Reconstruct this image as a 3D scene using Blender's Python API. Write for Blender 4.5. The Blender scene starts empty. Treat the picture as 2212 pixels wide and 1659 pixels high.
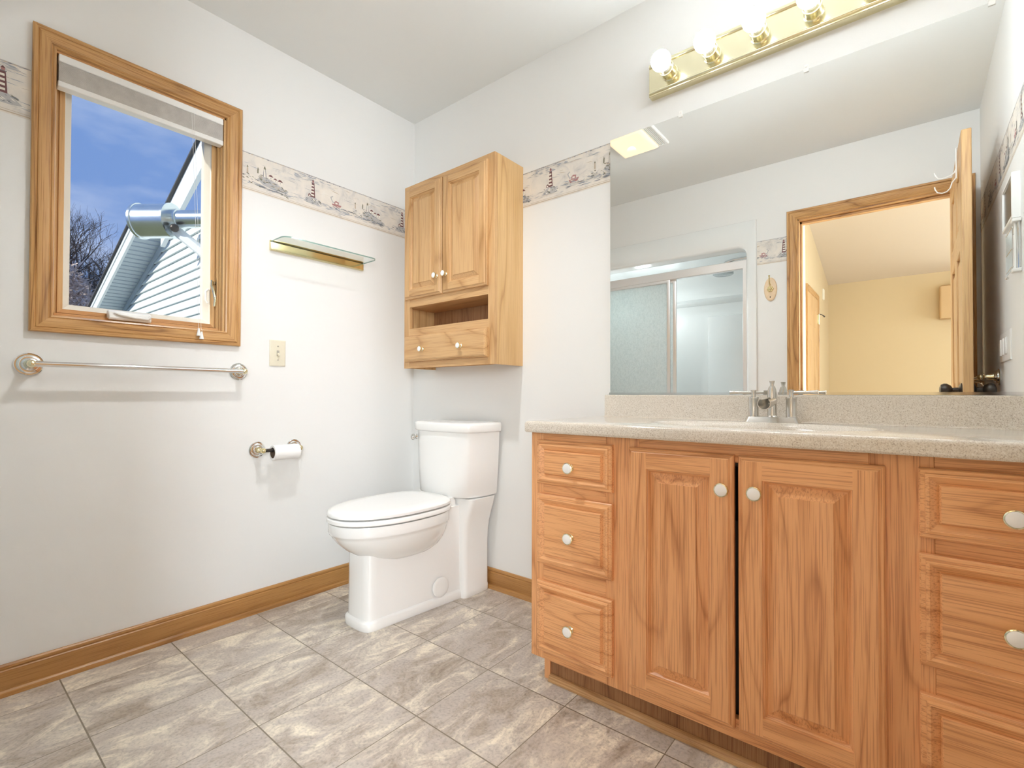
import bpy, bmesh, math, random
from mathutils import Vector, Matrix

S = bpy.context.scene
COL = S.collection
PI = math.pi
random.seed(7)

# ------------------------------------------------------------------ camera
cam_d = bpy.data.cameras.new('camera')
cam = bpy.data.objects.new('camera', cam_d)
COL.objects.link(cam)
cam_d.sensor_width = 36.0
cam_d.lens = 36.0 * 1055.40 / 2212.0
cam_d.shift_x = (1106.0 - 1114.06) / 2212.0
cam_d.shift_y = (840.98 - 829.5) / 2212.0
cam_d.clip_start = 0.01
CR = Vector((0.77708291, 0.62939371, 0.0023894))
CU = Vector((0.00605241, -0.01126866, 0.99991819))
CF = Vector((-0.62936914, 0.77700488, 0.01256603))
cam.matrix_world = Matrix(((CR.x, CU.x, -CF.x, 2.16154), (CR.y, CU.y, -CF.y, -1.76039),
                           (CR.z, CU.z, -CF.z, 0.91732), (0, 0, 0, 1)))
S.camera = cam

# ------------------------------------------------------------------ view, world, sun
S.view_settings.view_transform = 'Standard'
S.view_settings.look = 'None'
S.view_settings.gamma = 1.0
S.view_settings.use_curve_mapping = False
S.view_settings.exposure = 0.74
S.cycles.use_denoising = True
S.cycles.max_bounces = 14
S.cycles.diffuse_bounces = 8
S.cycles.glossy_bounces = 6
S.cycles.transparent_max_bounces = 12

W_SKY = 0.63
SUN_E = 2.6
BULB_E = 160.0        # radiance of each globe bulb
FAN_W = 33.0          # lamp of the ceiling fan
DOORFILL_W = 70.0        # added fill light beside the doorway, bedroom side
BED_W = 39.0         # added fill lights inside the bedroom
BED_W2 = 30.0
SHOW_W = 3.2
LAMP_COL = (0.90, 0.955, 1.0)


def nd(nt, t, **kw):
    n = nt.nodes.new(t)
    for k, v in kw.items():
        setattr(n, k, v)
    return n


w = bpy.data.worlds.new('sky')
S.world = w
w.use_nodes = True
nt = w.node_tree
nt.nodes.clear()
tc = nd(nt, 'ShaderNodeTexCoord')
mp = nd(nt, 'ShaderNodeMapping')
mp.inputs['Scale'].default_value = (1.6, 1.6, 4.5)
nz = nd(nt, 'ShaderNodeTexNoise')
nz.inputs['Scale'].default_value = 2.6
nz.inputs['Detail'].default_value = 6
nz.inputs['Roughness'].default_value = 0.55
rp = nd(nt, 'ShaderNodeValToRGB')
rp.color_ramp.elements[0].position = 0.42
rp.color_ramp.elements[0].color = (0.18, 0.315, 0.66, 1)
rp.color_ramp.elements[1].position = 0.72
rp.color_ramp.elements[1].color = (0.46, 0.56, 0.80, 1)
bg = nd(nt, 'ShaderNodeBackground')
bg.inputs['Strength'].default_value = W_SKY
wo = nd(nt, 'ShaderNodeOutputWorld')
L = nt.links.new
L(tc.outputs['Generated'], mp.inputs['Vector'])
L(mp.outputs['Vector'], nz.inputs['Vector'])
L(nz.outputs['Fac'], rp.inputs['Fac'])
L(rp.outputs['Color'], bg.inputs['Color'])
L(bg.outputs['Background'], wo.inputs['Surface'])

sun_d = bpy.data.lights.new('sun', 'SUN')
sun_d.energy = SUN_E
sun_d.angle = 0.01
sun_d.color = (1.0, 0.95, 0.86)
sun = bpy.data.objects.new('sun', sun_d)
COL.objects.link(sun)
sun.rotation_euler = Vector((0.185, 0.9, -0.42)).to_track_quat('-Z', 'Y').to_euler()
sun.location = (-3, -9, 6)


def area(name, loc, rot, sx, sy, watts, col):
    l = bpy.data.lights.new(name, 'AREA')
    l.shape = 'RECTANGLE'
    l.size, l.size_y, l.energy, l.color = sx, sy, watts, col
    o = bpy.data.objects.new(name, l)
    COL.objects.link(o)
    o.location, o.rotation_euler = loc, rot
    return o


# unseen area lights added in the bedroom, filling it and the bathroom
area('bedroom_fill', (5.12, -4.2, 1.5), (0, math.radians(90), 0), 1.5, 2.2, BED_W, (0.87, 0.94, 1.0))
area('bedroom_fill_far', (4.0, -6.08, 1.5), (math.radians(90), 0, 0), 1.9, 1.5, BED_W2, (0.88, 0.95, 1.0))
# unseen soft fills added outside the doorway and behind the shower glass
d_ = Vector((0.5, -0.6, 1.05)) - Vector((3.3, -2.75, 1.5))
area('doorway_fill', (3.3, -2.75, 1.5), d_.to_track_quat('-Z', 'Y').to_euler(), .9, .9, DOORFILL_W, (0.87, 0.94, 1.0))
fp = bpy.data.lights.new('fan_lamp', 'SPOT')
fp.spot_size, fp.spot_blend = math.radians(128), 0.9
fp.energy, fp.shadow_soft_size, fp.color = FAN_W, .03, (0.95, 0.98, 1.0)
fpo = bpy.data.objects.new('fan_lamp', fp)
COL.objects.link(fpo)
fpo.location = (.869, -.941, 2.375)
sp_ = bpy.data.lights.new('shower_fill', 'POINT')
sp_.energy, sp_.shadow_soft_size, sp_.color = SHOW_W, .06, (0.93, 0.98, 1.0)
spo = bpy.data.objects.new('shower_fill', sp_)
COL.objects.link(spo)
spo.location = (.36, -2.12, 1.62)

# ------------------------------------------------------------------ materials


def newmat(name):
    m = bpy.data.materials.new(name)
    m.use_nodes = True
    t = m.node_tree
    t.nodes.clear()
    o = nd(t, 'ShaderNodeOutputMaterial')
    p = nd(t, 'ShaderNodeBsdfPrincipled')
    t.links.new(p.outputs['BSDF'], o.inputs['Surface'])
    return m, t, p, o


def ramp(t, pts):
    r = nd(t, 'ShaderNodeValToRGB')
    e = r.color_ramp.elements
    while len(e) < len(pts):
        e.new(0.5)
    for i, (pos, c) in enumerate(pts):
        e[i].position = pos
        e[i].color = (c[0], c[1], c[2], 1)
    return r


def plain(name, col, rough=0.5, metal=0.0, bump=0.0, bscale=200.0, vary=0.0, vscale=8.0, spec=0.5, coat=0.0):
    m, t, p, o = newmat(name)
    p.inputs['Base Color'].default_value = (*col, 1)
    p.inputs['Roughness'].default_value = rough
    p.inputs['Metallic'].default_value = metal
    p.inputs['Specular IOR Level'].default_value = spec
    p.inputs['Coat Weight'].default_value = coat
    tcn = nd(t, 'ShaderNodeTexCoord')
    if vary > 0:
        n = nd(t, 'ShaderNodeTexNoise')
        n.inputs['Scale'].default_value = vscale
        n.inputs['Detail'].default_value = 4
        t.links.new(tcn.outputs['Object'], n.inputs['Vector'])
        r = ramp(t, [(0.3, [c * (1 - vary) for c in col]), (0.7, [min(1, c * (1 + vary)) for c in col])])
        t.links.new(n.outputs['Fac'], r.inputs['Fac'])
        t.links.new(r.outputs['Color'], p.inputs['Base Color'])
    if bump > 0:
        n = nd(t, 'ShaderNodeTexNoise')
        n.inputs['Scale'].default_value = bscale
        n.inputs['Detail'].default_value = 3
        t.links.new(tcn.outputs['Object'], n.inputs['Vector'])
        b = nd(t, 'ShaderNodeBump')
        b.inputs['Strength'].default_value = bump
        b.inputs['Distance'].default_value = 0.001
        t.links.new(n.outputs['Fac'], b.inputs['Height'])
        t.links.new(b.outputs['Normal'], p.inputs['Normal'])
    return m


def emit(name, col, strength):
    m, t, p, o = newmat(name)
    p.inputs['Base Color'].default_value = (*col, 1)
    p.inputs['Emission Color'].default_value = (*col, 1)
    p.inputs['Emission Strength'].default_value = strength
    return m


def wood(name, light, mid, dark, axis, ring=7.0, pore=0.55, rough=0.38, seed=0.0):
    """oak: growth-ring figure plus fine open pores running along `axis`"""
    m, t, p, o = newmat(name)
    p.inputs['Roughness'].default_value = rough
    lk = t.links.new
    tcn = nd(t, 'ShaderNodeTexCoord')
    oi = nd(t, 'ShaderNodeObjectInfo')
    mul = nd(t, 'ShaderNodeMath', operation='MULTIPLY')
    mul.inputs[1].default_value = 17.0
    lk(oi.outputs['Random'], mul.inputs[0])
    add = nd(t, 'ShaderNodeVectorMath', operation='ADD')
    lk(tcn.outputs['Object'], add.inputs[0])
    lk(mul.outputs[0], add.inputs[1])

    def mapped(al, ac):
        mpn = nd(t, 'ShaderNodeMapping')
        sc = [ac, ac, ac]
        sc['xyz'.index(axis)] = al
        mpn.inputs['Scale'].default_value = sc
        mpn.inputs['Location'].default_value = (seed, seed * .7, seed * 1.3)
        lk(add.outputs[0], mpn.inputs['Vector'])
        return mpn
    n1 = nd(t, 'ShaderNodeTexNoise')
    n1.inputs['Scale'].default_value = 1.0
    n1.inputs['Detail'].default_value = 1.5
    n1.inputs['Distortion'].default_value = 0.25
    lk(mapped(0.75, 6.5).outputs[0], n1.inputs['Vector'])
    k = nd(t, 'ShaderNodeMath', operation='MULTIPLY')
    k.inputs[1].default_value = ring
    lk(n1.outputs['Fac'], k.inputs[0])
    fr = nd(t, 'ShaderNodeMath', operation='FRACT')
    lk(k.outputs[0], fr.inputs[0])
    r1 = ramp(t, [(0.0, mid), (0.22, light), (0.72, light), (0.86, mid), (0.94, dark), (1.0, mid)])
    lk(fr.outputs[0], r1.inputs['Fac'])
    # broad tone drift
    n3 = nd(t, 'ShaderNodeTexNoise')
    n3.inputs['Scale'].default_value = 1.0
    n3.inputs['Detail'].default_value = 2
    lk(mapped(1.2, 14.0).outputs[0], n3.inputs['Vector'])
    mx1 = nd(t, 'ShaderNodeMix', data_type='RGBA')
    mx1.inputs[6].default_value = (*light, 1)
    lk(r1.outputs['Color'], mx1.inputs[7])
    r3 = ramp(t, [(0.35, (0.45,) * 3), (0.62, (1.0,) * 3)])
    lk(n3.outputs['Fac'], r3.inputs['Fac'])
    lk(r3.outputs['Color'], mx1.inputs[0])
    # pores
    n2 = nd(t, 'ShaderNodeTexNoise')
    n2.inputs['Scale'].default_value = 1.0
    n2.inputs['Detail'].default_value = 2
    n2.inputs['Roughness'].default_value = 0.6
    lk(mapped(6.0, 380.0).outputs[0], n2.inputs['Vector'])
    r2 = ramp(t, [(0.38, (1 - pore * .75, 1 - pore, 1 - pore * 1.15)), (0.50, (1, 1, 1))])
    lk(n2.outputs['Fac'], r2.inputs['Fac'])
    mx2 = nd(t, 'ShaderNodeMix', data_type='RGBA', blend_type='MULTIPLY')
    mx2.inputs[0].default_value = 0.8
    lk(mx1.outputs[2], mx2.inputs[6])
    lk(r2.outputs['Color'], mx2.inputs[7])
    lk(mx2.outputs[2], p.inputs['Base Color'])
    b = nd(t, 'ShaderNodeBump')
    b.inputs['Strength'].default_value = 0.25
    b.inputs['Distance'].default_value = 0.0006
    lk(n2.outputs['Fac'], b.inputs['Height'])
    lk(b.outputs['Normal'], p.inputs['Normal'])
    return m


WALL = plain('wall_paint', (0.78, 0.78, 0.765), 0.62, bump=0.12, bscale=160)
CEIL = plain('ceiling_paint', (0.775, 0.79, 0.78), 0.8, bump=0.10, bscale=90)
BEDWALL = plain('bedroom_paint', (0.60, 0.475, 0.285), 0.7, bump=0.1, bscale=120)
BEDCEIL = plain('bedroom_ceiling_paint', (0.62, 0.53, 0.41), 0.8)
BEDNEAR = plain('bedroom_bounce_white', (0.80, 0.80, 0.78), 0.7)  # unseen bedroom walls, whitened to bounce fill into the bathroom
BEDFLOOR = plain('bedroom_carpet', (0.60, 0.58, 0.54), 0.95, bump=0.6, bscale=500, vary=0.1, vscale=60)
TRIM = dict(z=wood('trim_oak_upright', (0.56, 0.32, 0.125), (0.46, 0.245, 0.085), (0.27, 0.125, 0.04), 'z', 9, .5, .3),
            x=wood('trim_oak_across', (0.56, 0.32, 0.125), (0.46, 0.245, 0.085), (0.27, 0.125, 0.04), 'x', 9, .5, .3),
            y=wood('trim_oak_along', (0.56, 0.32, 0.125), (0.46, 0.245, 0.085), (0.27, 0.125, 0.04), 'y', 9, .5, .3))
BASE = dict(y=wood('baseboard_oak_along', (0.44, 0.225, 0.072), (0.37, 0.175, 0.05), (0.25, 0.11, 0.03), 'y', 3, .35, .3),
            x=wood('baseboard_oak_across', (0.44, 0.225, 0.072), (0.37, 0.175, 0.05), (0.25, 0.11, 0.03), 'x', 3, .35, .3))
VAN = dict(z=wood('vanity_oak_upright', (0.78, 0.40, 0.18), (0.70, 0.335, 0.14), (0.50, 0.21, 0.075), 'z', 8, .42, .36),
           x=wood('vanity_oak_across', (0.79, 0.41, 0.185), (0.71, 0.345, 0.143), (0.51, 0.215, 0.078), 'x', 8, .42, .36))
CAB = dict(z=wood('cabinet_oak_upright', (0.61, 0.375, 0.175), (0.55, 0.32, 0.135), (0.41, 0.215, 0.078), 'z', 5, .28, .4),
           x=wood('cabinet_oak_across', (0.61, 0.375, 0.175), (0.55, 0.32, 0.135), (0.41, 0.215, 0.078), 'x', 8, .28, .4),
           y=wood('cabinet_oak_along', (0.60, 0.36, 0.15), (0.55, 0.32, 0.13), (0.42, 0.23, 0.08), 'y', 5, .28, .4))
CABSIDE = wood('cabinet_side_veneer', (0.66, 0.43, 0.20), (0.60, 0.37, 0.155), (0.46, 0.25, 0.09), 'z', 5, .2, .4)
DARKIN = plain('interior_shade', (0.05, 0.03, 0.02), 0.8)
SHOE = wood('toe_moulding_oak', (0.62, 0.40, 0.20), (0.55, 0.33, 0.15), (0.40, 0.22, 0.09), 'x', 5, .4, .4)
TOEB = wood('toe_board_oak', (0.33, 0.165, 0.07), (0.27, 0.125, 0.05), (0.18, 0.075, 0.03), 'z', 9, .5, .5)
PORC = plain('vitreous_china', (0.86, 0.86, 0.845), 0.12, coat=0.3)
SEATM = plain('seat_plastic', (0.88, 0.88, 0.865), 0.22)
CHROME = plain('chrome', (0.80, 0.80, 0.79), 0.08, 1.0)
NICKEL = plain('brushed_nickel', (0.66, 0.645, 0.61), 0.26, 1.0)
BRASS = plain('polished_brass', (0.80, 0.71, 0.42), 0.12, 1.0)
BARBRASS = plain('washed_brass', (0.80, 0.745, 0.52), 0.20, 1.0)
PALEBRASS = plain('pale_brass', (0.86, 0.80, 0.56), 0.16, 1.0)
DARKMETAL = plain('dark_bronze', (0.06, 0.052, 0.045), 0.35, 0.6)
KNOBW = plain('knob_ceramic', (0.86, 0.85, 0.84), 0.15)
WHITE = plain('white_plastic', (0.84, 0.84, 0.82), 0.35)
IVORY = plain('ivory_plastic', (0.72, 0.67, 0.53), 0.35)
CREAMSASH = plain('sash_cream', (0.74, 0.69, 0.60), 0.45)
SASHWOOD = wood('sash_pine', (0.62, 0.34, 0.14), (0.56, 0.29, 0.11), (0.42, 0.2, 0.07), 'y', 4, .2, .4)
JAMBWOOD = wood('jamb_pine', (0.66, 0.42, 0.19), (0.60, 0.36, 0.15), (0.44, 0.24, 0.09), 'z', 4, .2, .4)
SHADE = plain('cellular_shade_fabric', (0.60, 0.58, 0.55), 0.9, bump=0.5, bscale=400, vary=0.08, vscale=30)
PAPER = plain('tissue_paper', (0.88, 0.88, 0.87), 0.95, bump=0.4, bscale=300)
CARD = plain('cardboard_core', (0.13, 0.09, 0.06), 0.9)
SCREW = plain('screw_heads', (0.45, 0.42, 0.36), 0.4, 0.6)
FIBER = plain('shower_gelcoat', (0.80, 0.82, 0.815), 0.16, coat=0.25)
BRUSHAL = plain('shower_frame_metal', (0.82, 0.80, 0.79), 0.34, 1.0)
HEADM = plain('shower_head_metal', (0.42, 0.45, 0.46), 0.12, 1.0)
GREYDARK = plain('grille_shadow', (0.10, 0.10, 0.09), 0.8)
OAKPLATE = plain('plaque_cream', (0.78, 0.60, 0.40), 0.4, vary=0.06, vscale=40)
SIDING = plain('vinyl_siding', (0.72, 0.78, 0.78), 0.6, vary=0.05, vscale=3)
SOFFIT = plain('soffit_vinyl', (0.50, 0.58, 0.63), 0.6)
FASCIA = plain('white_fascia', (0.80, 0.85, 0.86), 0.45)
SHINGLE = plain('shingles', (0.07, 0.07, 0.075), 0.9, bump=0.5, bscale=80)
VENTM = plain('galvanised_steel', (0.70, 0.76, 0.77), 0.22, 1.0, vary=0.08, vscale=12)
BARK = plain('bark', (0.075, 0.065, 0.065), 0.95, vary=0.3, vscale=12)
TWIG = plain('brush_twigs', (0.55, 0.47, 0.43), 0.95, vary=0.6, vscale=14)
GRASS = plain('lawn', (0.16, 0.17, 0.08), 0.95, vary=0.3, vscale=2)
SWINT = plain('counter_shadow_gap', (0.5, 0.46, 0.40), 0.6)


def bulb_mat():
    """globe bulb: emission shaped by normal, dimmed towards the wall to spare it glare"""
    m, t, p, o = newmat('frosted_bulb')
    p.inputs['Base Color'].default_value = (0.9, 0.9, 0.9, 1)
    p.inputs['Emission Color'].default_value = (*LAMP_COL, 1)
    g = nd(t, 'ShaderNodeNewGeometry')
    sp = nd(t, 'ShaderNodeSeparateXYZ')
    t.links.new(g.outputs['True Normal'], sp.inputs[0])
    mr_ = nd(t, 'ShaderNodeMapRange')
    mr_.inputs['From Min'].default_value = -0.22
    mr_.inputs['From Max'].default_value = -1.0
    mr_.inputs['To Min'].default_value = 1.6
    mr_.inputs['To Max'].default_value = BULB_E
    t.links.new(sp.outputs[1], mr_.inputs['Value'])
    t.links.new(mr_.outputs[0], p.inputs['Emission Strength'])
    return m


BULB = bulb_mat()
LENS = emit('yellowed_lens', (1.0, 0.80, 0.55), 0.36)


def mirror_mat():
    m, t, p, o = newmat('mirror_silver')
    p.inputs['Base Color'].default_value = (0.93, 0.945, 0.935, 1)
    p.inputs['Metallic'].default_value = 1.0
    p.inputs['Roughness'].default_value = 0.0
    return m


MIRROR = mirror_mat()
MEDGE = plain('mirror_edge', (0.30, 0.36, 0.32), 0.2)


def glass_mat(name, tint, refl=0.06, edge=None):
    m = bpy.data.materials.new(name)
    m.use_nodes = True
    t = m.node_tree
    t.nodes.clear()
    o = nd(t, 'ShaderNodeOutputMaterial')
    tr = nd(t, 'ShaderNodeBsdfTransparent')
    tr.inputs['Color'].default_value = (*tint, 1)
    gl = nd(t, 'ShaderNodeBsdfGlossy')
    gl.inputs['Roughness'].default_value = 0.01
    lw = nd(t, 'ShaderNodeLayerWeight')
    lw.inputs['Blend'].default_value = 0.5
    pw = nd(t, 'ShaderNodeMath', operation='POWER')
    pw.inputs[1].default_value = 4.0
    t.links.new(lw.outputs['Facing'], pw.inputs[0])
    fr = nd(t, 'ShaderNodeMath', operation='MULTIPLY_ADD')
    fr.inputs[1].default_value = 0.5
    fr.inputs[2].default_value = 0.03
    t.links.new(pw.outputs[0], fr.inputs[0])
    mxn = nd(t, 'ShaderNodeMixShader')
    t.links.new(fr.outputs[0], mxn.inputs[0])
    t.links.new(tr.outputs[0], mxn.inputs[1])
    t.links.new(gl.outputs[0], mxn.inputs[2])
    t.links.new(mxn.outputs[0], o.inputs['Surface'])
    return m


WGLASS = glass_mat('window_glass', (0.97, 0.985, 0.98))
SGLASS = glass_mat('shelf_glass', (0.95, 0.975, 0.965))
SGEDGE = plain('shelf_glass_edge', (0.22, 0.34, 0.30), 0.15)


def obscure_mat():
    m, t, p, o = newmat('obscure_glass')
    lk = t.links.new
    tcn = nd(t, 'ShaderNodeTexCoord')
    mpn = nd(t, 'ShaderNodeMapping')
    mpn.inputs['Scale'].default_value = (1, 1, 0.55)
    lk(tcn.outputs['Object'], mpn.inputs['Vector'])
    n = nd(t, 'ShaderNodeTexNoise')
    n.inputs['Scale'].default_value = 95
    n.inputs['Detail'].default_value = 3
    n.inputs['Distortion'].default_value = 1.0
    lk(mpn.outputs[0], n.inputs['Vector'])
    r = ramp(t, [(0.38, (0.74, 0.77, 0.765)), (0.56, (0.95, 0.965, 0.96))])
    lk(n.outputs['Fac'], r.inputs['Fac'])
    lk(r.outputs['Color'], p.inputs['Base Color'])
    p.inputs['Roughness'].default_value = 0.25
    b = nd(t, 'ShaderNodeBump')
    b.inputs['Strength'].default_value = 0.8
    b.inputs['Distance'].default_value = 0.003
    lk(n.outputs['Fac'], b.inputs['Height'])
    lk(b.outputs['Normal'], p.inputs['Normal'])
    tr = nd(t, 'ShaderNodeBsdfTranslucent')
    tr.inputs['Color'].default_value = (0.85, 0.90, 0.90, 1)
    mxn = nd(t, 'ShaderNodeMixShader')
    mxn.inputs[0].default_value = 0.62
    lk(p.outputs[0], mxn.inputs[1])
    lk(tr.outputs[0], mxn.inputs[2])
    lk(mxn.outputs[0], o.inputs['Surface'])
    return m


OBSC = obscure_mat()


def counter_mat():
    m, t, p, o = newmat('speckled_cultured_stone')
    lk = t.links.new
    tcn = nd(t, 'ShaderNodeTexCoord')
    n = nd(t, 'ShaderNodeTexNoise')
    n.inputs['Scale'].default_value = 400
    n.inputs['Detail'].default_value = 2
    n.inputs['Roughness'].default_value = 0.65
    lk(tcn.outputs['Object'], n.inputs['Vector'])
    r = ramp(t, [(0.28, (0.34, 0.28, 0.23)), (0.38, (0.55, 0.485, 0.41)), (0.47, (0.665, 0.60, 0.515)),
                 (0.60, (0.71, 0.655, 0.58)), (0.72, (0.80, 0.765, 0.71))])
    lk(n.outputs['Fac'], r.inputs['Fac'])
    lk(r.outputs['Color'], p.inputs['Base Color'])
    p.inputs['Roughness'].default_value = 0.16
    p.inputs['Coat Weight'].default_value = 0.4
    p.inputs['Coat Roughness'].default_value = 0.08
    return m


STONE = counter_mat()


def floor_mat():
    m, t, p, o = newmat('stone_look_tile')
    lk = t.links.new
    g = nd(t, 'ShaderNodeNewGeometry')
    sub = nd(t, 'ShaderNodeVectorMath', operation='SUBTRACT')
    sub.inputs[1].default_value = (0.4463, -0.8429, 0.0)
    lk(g.outputs['Position'], sub.inputs[0])
    dv = nd(t, 'ShaderNodeVectorMath', operation='MULTIPLY')
    dv.inputs[1].default_value = (1 / 0.3046, 1 / 0.3046, 0)
    lk(sub.outputs[0], dv.inputs[0])
    fl = nd(t, 'ShaderNodeVectorMath', operation='FLOOR')
    lk(dv.outputs[0], fl.inputs[0])
    frc = nd(t, 'ShaderNodeVectorMath', operation='FRACTION')
    lk(dv.outputs[0], frc.inputs[0])
    wn = nd(t, 'ShaderNodeTexWhiteNoise')
    wn.noise_dimensions = '3D'
    lk(fl.outputs[0], wn.inputs['Vector'])
    wm = nd(t, 'ShaderNodeVectorMath', operation='SCALE')
    wm.inputs['Scale'].default_value = 23.0
    lk(wn.outputs['Color'], wm.inputs[0])
    ad = nd(t, 'ShaderNodeVectorMath', operation='ADD')
    lk(g.outputs['Position'], ad.inputs[0])
    lk(wm.outputs[0], ad.inputs[1])
    mpn = nd(t, 'ShaderNodeMapping')
    mpn.inputs['Rotation'].default_value = (0, 0, 0.35)
    mpn.inputs['Scale'].default_value = (1.9, 0.9, 1)
    lk(ad.outputs[0], mpn.inputs['Vector'])
    n1 = nd(t, 'ShaderNodeTexNoise')
    n1.inputs['Scale'].default_value = 5.5
    n1.inputs['Detail'].default_value = 10
    n1.inputs['Roughness'].default_value = 0.72
    n1.inputs['Distortion'].default_value = 0.9
    lk(mpn.outputs[0], n1.inputs['Vector'])
    r1 = ramp(t, [(0.30, (0.25, 0.195, 0.145)), (0.41, (0.385, 0.32, 0.255)), (0.49, (0.465, 0.405, 0.35)),
                  (0.55, (0.60, 0.535, 0.445)), (0.64, (0.78, 0.70, 0.565)), (0.72, (0.70, 0.63, 0.52))])
    lk(n1.outputs['Fac'], r1.inputs['Fac'])
    # greyer, slicker drifts
    n2 = nd(t, 'ShaderNodeTexNoise')
    n2.inputs['Scale'].default_value = 3.4
    n2.inputs['Detail'].default_value = 5
    n2.inputs['Distortion'].default_value = 1.6
    lk(mpn.outputs[0], n2.inputs['Vector'])
    r2 = ramp(t, [(0.50, (0, 0, 0)), (0.60, (0.75,) * 3)])
    lk(n2.outputs['Fac'], r2.inputs['Fac'])
    mg = nd(t, 'ShaderNodeMix', data_type='RGBA')
    mg.inputs[7].default_value = (0.485, 0.43, 0.385, 1)
    lk(r2.outputs['Color'], mg.inputs[0])
    lk(r1.outputs['Color'], mg.inputs[6])
    # pitting
    n3 = nd(t, 'ShaderNodeTexNoise')
    n3.inputs['Scale'].default_value = 130
    n3.inputs['Detail'].default_value = 4
    lk(ad.outputs[0], n3.inputs['Vector'])
    r3 = ramp(t, [(0.34, (0.62,) * 3), (0.48, (1,) * 3), (0.66, (1.15,) * 3)])
    lk(n3.outputs['Fac'], r3.inputs['Fac'])
    mm = nd(t, 'ShaderNodeMix', data_type='RGBA', blend_type='MULTIPLY')
    mm.inputs[0].default_value = 0.5
    lk(mg.outputs[2], mm.inputs[6])
    lk(r3.outputs['Color'], mm.inputs[7])
    # joints
    sp = nd(t, 'ShaderNodeSeparateXYZ')
    lk(frc.outputs[0], sp.inputs[0])

    def edge(sock, half):
        a = nd(t, 'ShaderNodeMath', operation='SUBTRACT')
        a.inputs[1].default_value = 0.5
        lk(sock, a.inputs[0])
        b = nd(t, 'ShaderNodeMath', operation='ABSOLUTE')
        lk(a.outputs[0], b.inputs[0])
        c = nd(t, 'ShaderNodeMath', operation='GREATER_THAN')
        c.inputs[1].default_value = 0.5 - half
        lk(b.outputs[0], c.inputs[0])
        return c
    e1, e2 = edge(sp.outputs[0], 0.0042), edge(sp.outputs[1], 0.0062)
    mxm = nd(t, 'ShaderNodeMath', operation='MAXIMUM')
    lk(e1.outputs[0], mxm.inputs[0])
    lk(e2.outputs[0], mxm.inputs[1])
    mj = nd(t, 'ShaderNodeMix', data_type='RGBA')
    mj.inputs[7].default_value = (0.20, 0.165, 0.115, 1)
    lk(mxm.outputs[0], mj.inputs[0])
    lk(mm.outputs[2], mj.inputs[6])
    lk(mj.outputs[2], p.inputs['Base Color'])
    p.inputs['Roughness'].default_value = 0.34
    b = nd(t, 'ShaderNodeBump')
    b.inputs['Strength'].default_value = 0.18
    b.inputs['Distance'].default_value = 0.001
    lk(n3.outputs['Fac'], b.inputs['Height'])
    lk(b.outputs['Normal'], p.inputs['Normal'])
    return m


FLOOR = floor_mat()


def border_paper():
    m, t, p, o = newmat('border_paper')
    lk = t.links.new
    g = nd(t, 'ShaderNodeNewGeometry')
    n = nd(t, 'ShaderNodeTexNoise')
    n.inputs['Scale'].default_value = 14
    n.inputs['Detail'].default_value = 7
    n.inputs['Roughness'].default_value = 0.65
    n.inputs['Distortion'].default_value = 0.7
    lk(g.outputs['Position'], n.inputs['Vector'])
    r = ramp(t, [(0.30, (0.55, 0.53, 0.51)), (0.46, (0.72, 0.68, 0.625)), (0.60, (0.78, 0.725, 0.65)), (0.75, (0.81, 0.78, 0.73))])
    lk(n.outputs['Fac'], r.inputs['Fac'])
    lk(r.outputs['Color'], p.inputs['Base Color'])
    p.inputs['Roughness'].default_value = 0.6
    return m


BORDER = [border_paper(),
          plain('ink_maroon', (0.17, 0.075, 0.075), 0.7), plain('ink_slate', (0.20, 0.21, 0.23), 0.7),
          plain('ink_blue_grey', (0.36, 0.385, 0.43), 0.7), plain('ink_moss', (0.20, 0.19, 0.13), 0.7),
          plain('ink_tan', (0.52, 0.43, 0.33), 0.7), plain('ink_cream', (0.80, 0.76, 0.68), 0.7),
          plain('ink_red', (0.40, 0.20, 0.19), 0.7), plain('ink_grey', (0.47, 0.46, 0.46), 0.7)]

# ------------------------------------------------------------------ mesh helpers


def BM():
    return bmesh.new()


def quad(bm, pts, mat=0):
    f = bm.faces.new([bm.verts.new(p) for p in pts])
    f.material_index = mat
    return f


def box(bm, x0, x1, y0, y1, z0, z1, mat=0):
    v = [bm.verts.new(p) for p in ((x0, y0, z0), (x1, y0, z0), (x1, y1, z0), (x0, y1, z0),
                                   (x0, y0, z1), (x1, y0, z1), (x1, y1, z1), (x0, y1, z1))]
    for i in ((0, 3, 2, 1), (4, 5, 6, 7), (0, 1, 5, 4), (1, 2, 6, 5), (2, 3, 7, 6), (3, 0, 4, 7)):
        bm.faces.new([v[k] for k in i]).material_index = mat


def loft(bm, rings, mat=0, cap0=True, cap1=True, closed=True):
    vr = [[bm.verts.new(p) for p in r] for r in rings]
    n = len(vr[0])
    for a, b in zip(vr[:-1], vr[1:]):
        for i in range(n if closed else n - 1):
            j = (i + 1) % n
            bm.faces.new((a[i], a[j], b[j], b[i])).material_index = mat
    if cap0:
        bm.faces.new(list(reversed(vr[0]))).material_index = mat
    if cap1:
        bm.faces.new(vr[-1]).material_index = mat
    return vr


def axes(d):
    d = Vector(d).normalized()
    u = Vector((0, 0, 1)) if abs(d.z) < 0.9 else Vector((1, 0, 0))
    a = d.cross(u).normalized()
    return d, a, d.cross(a).normalized()


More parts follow.
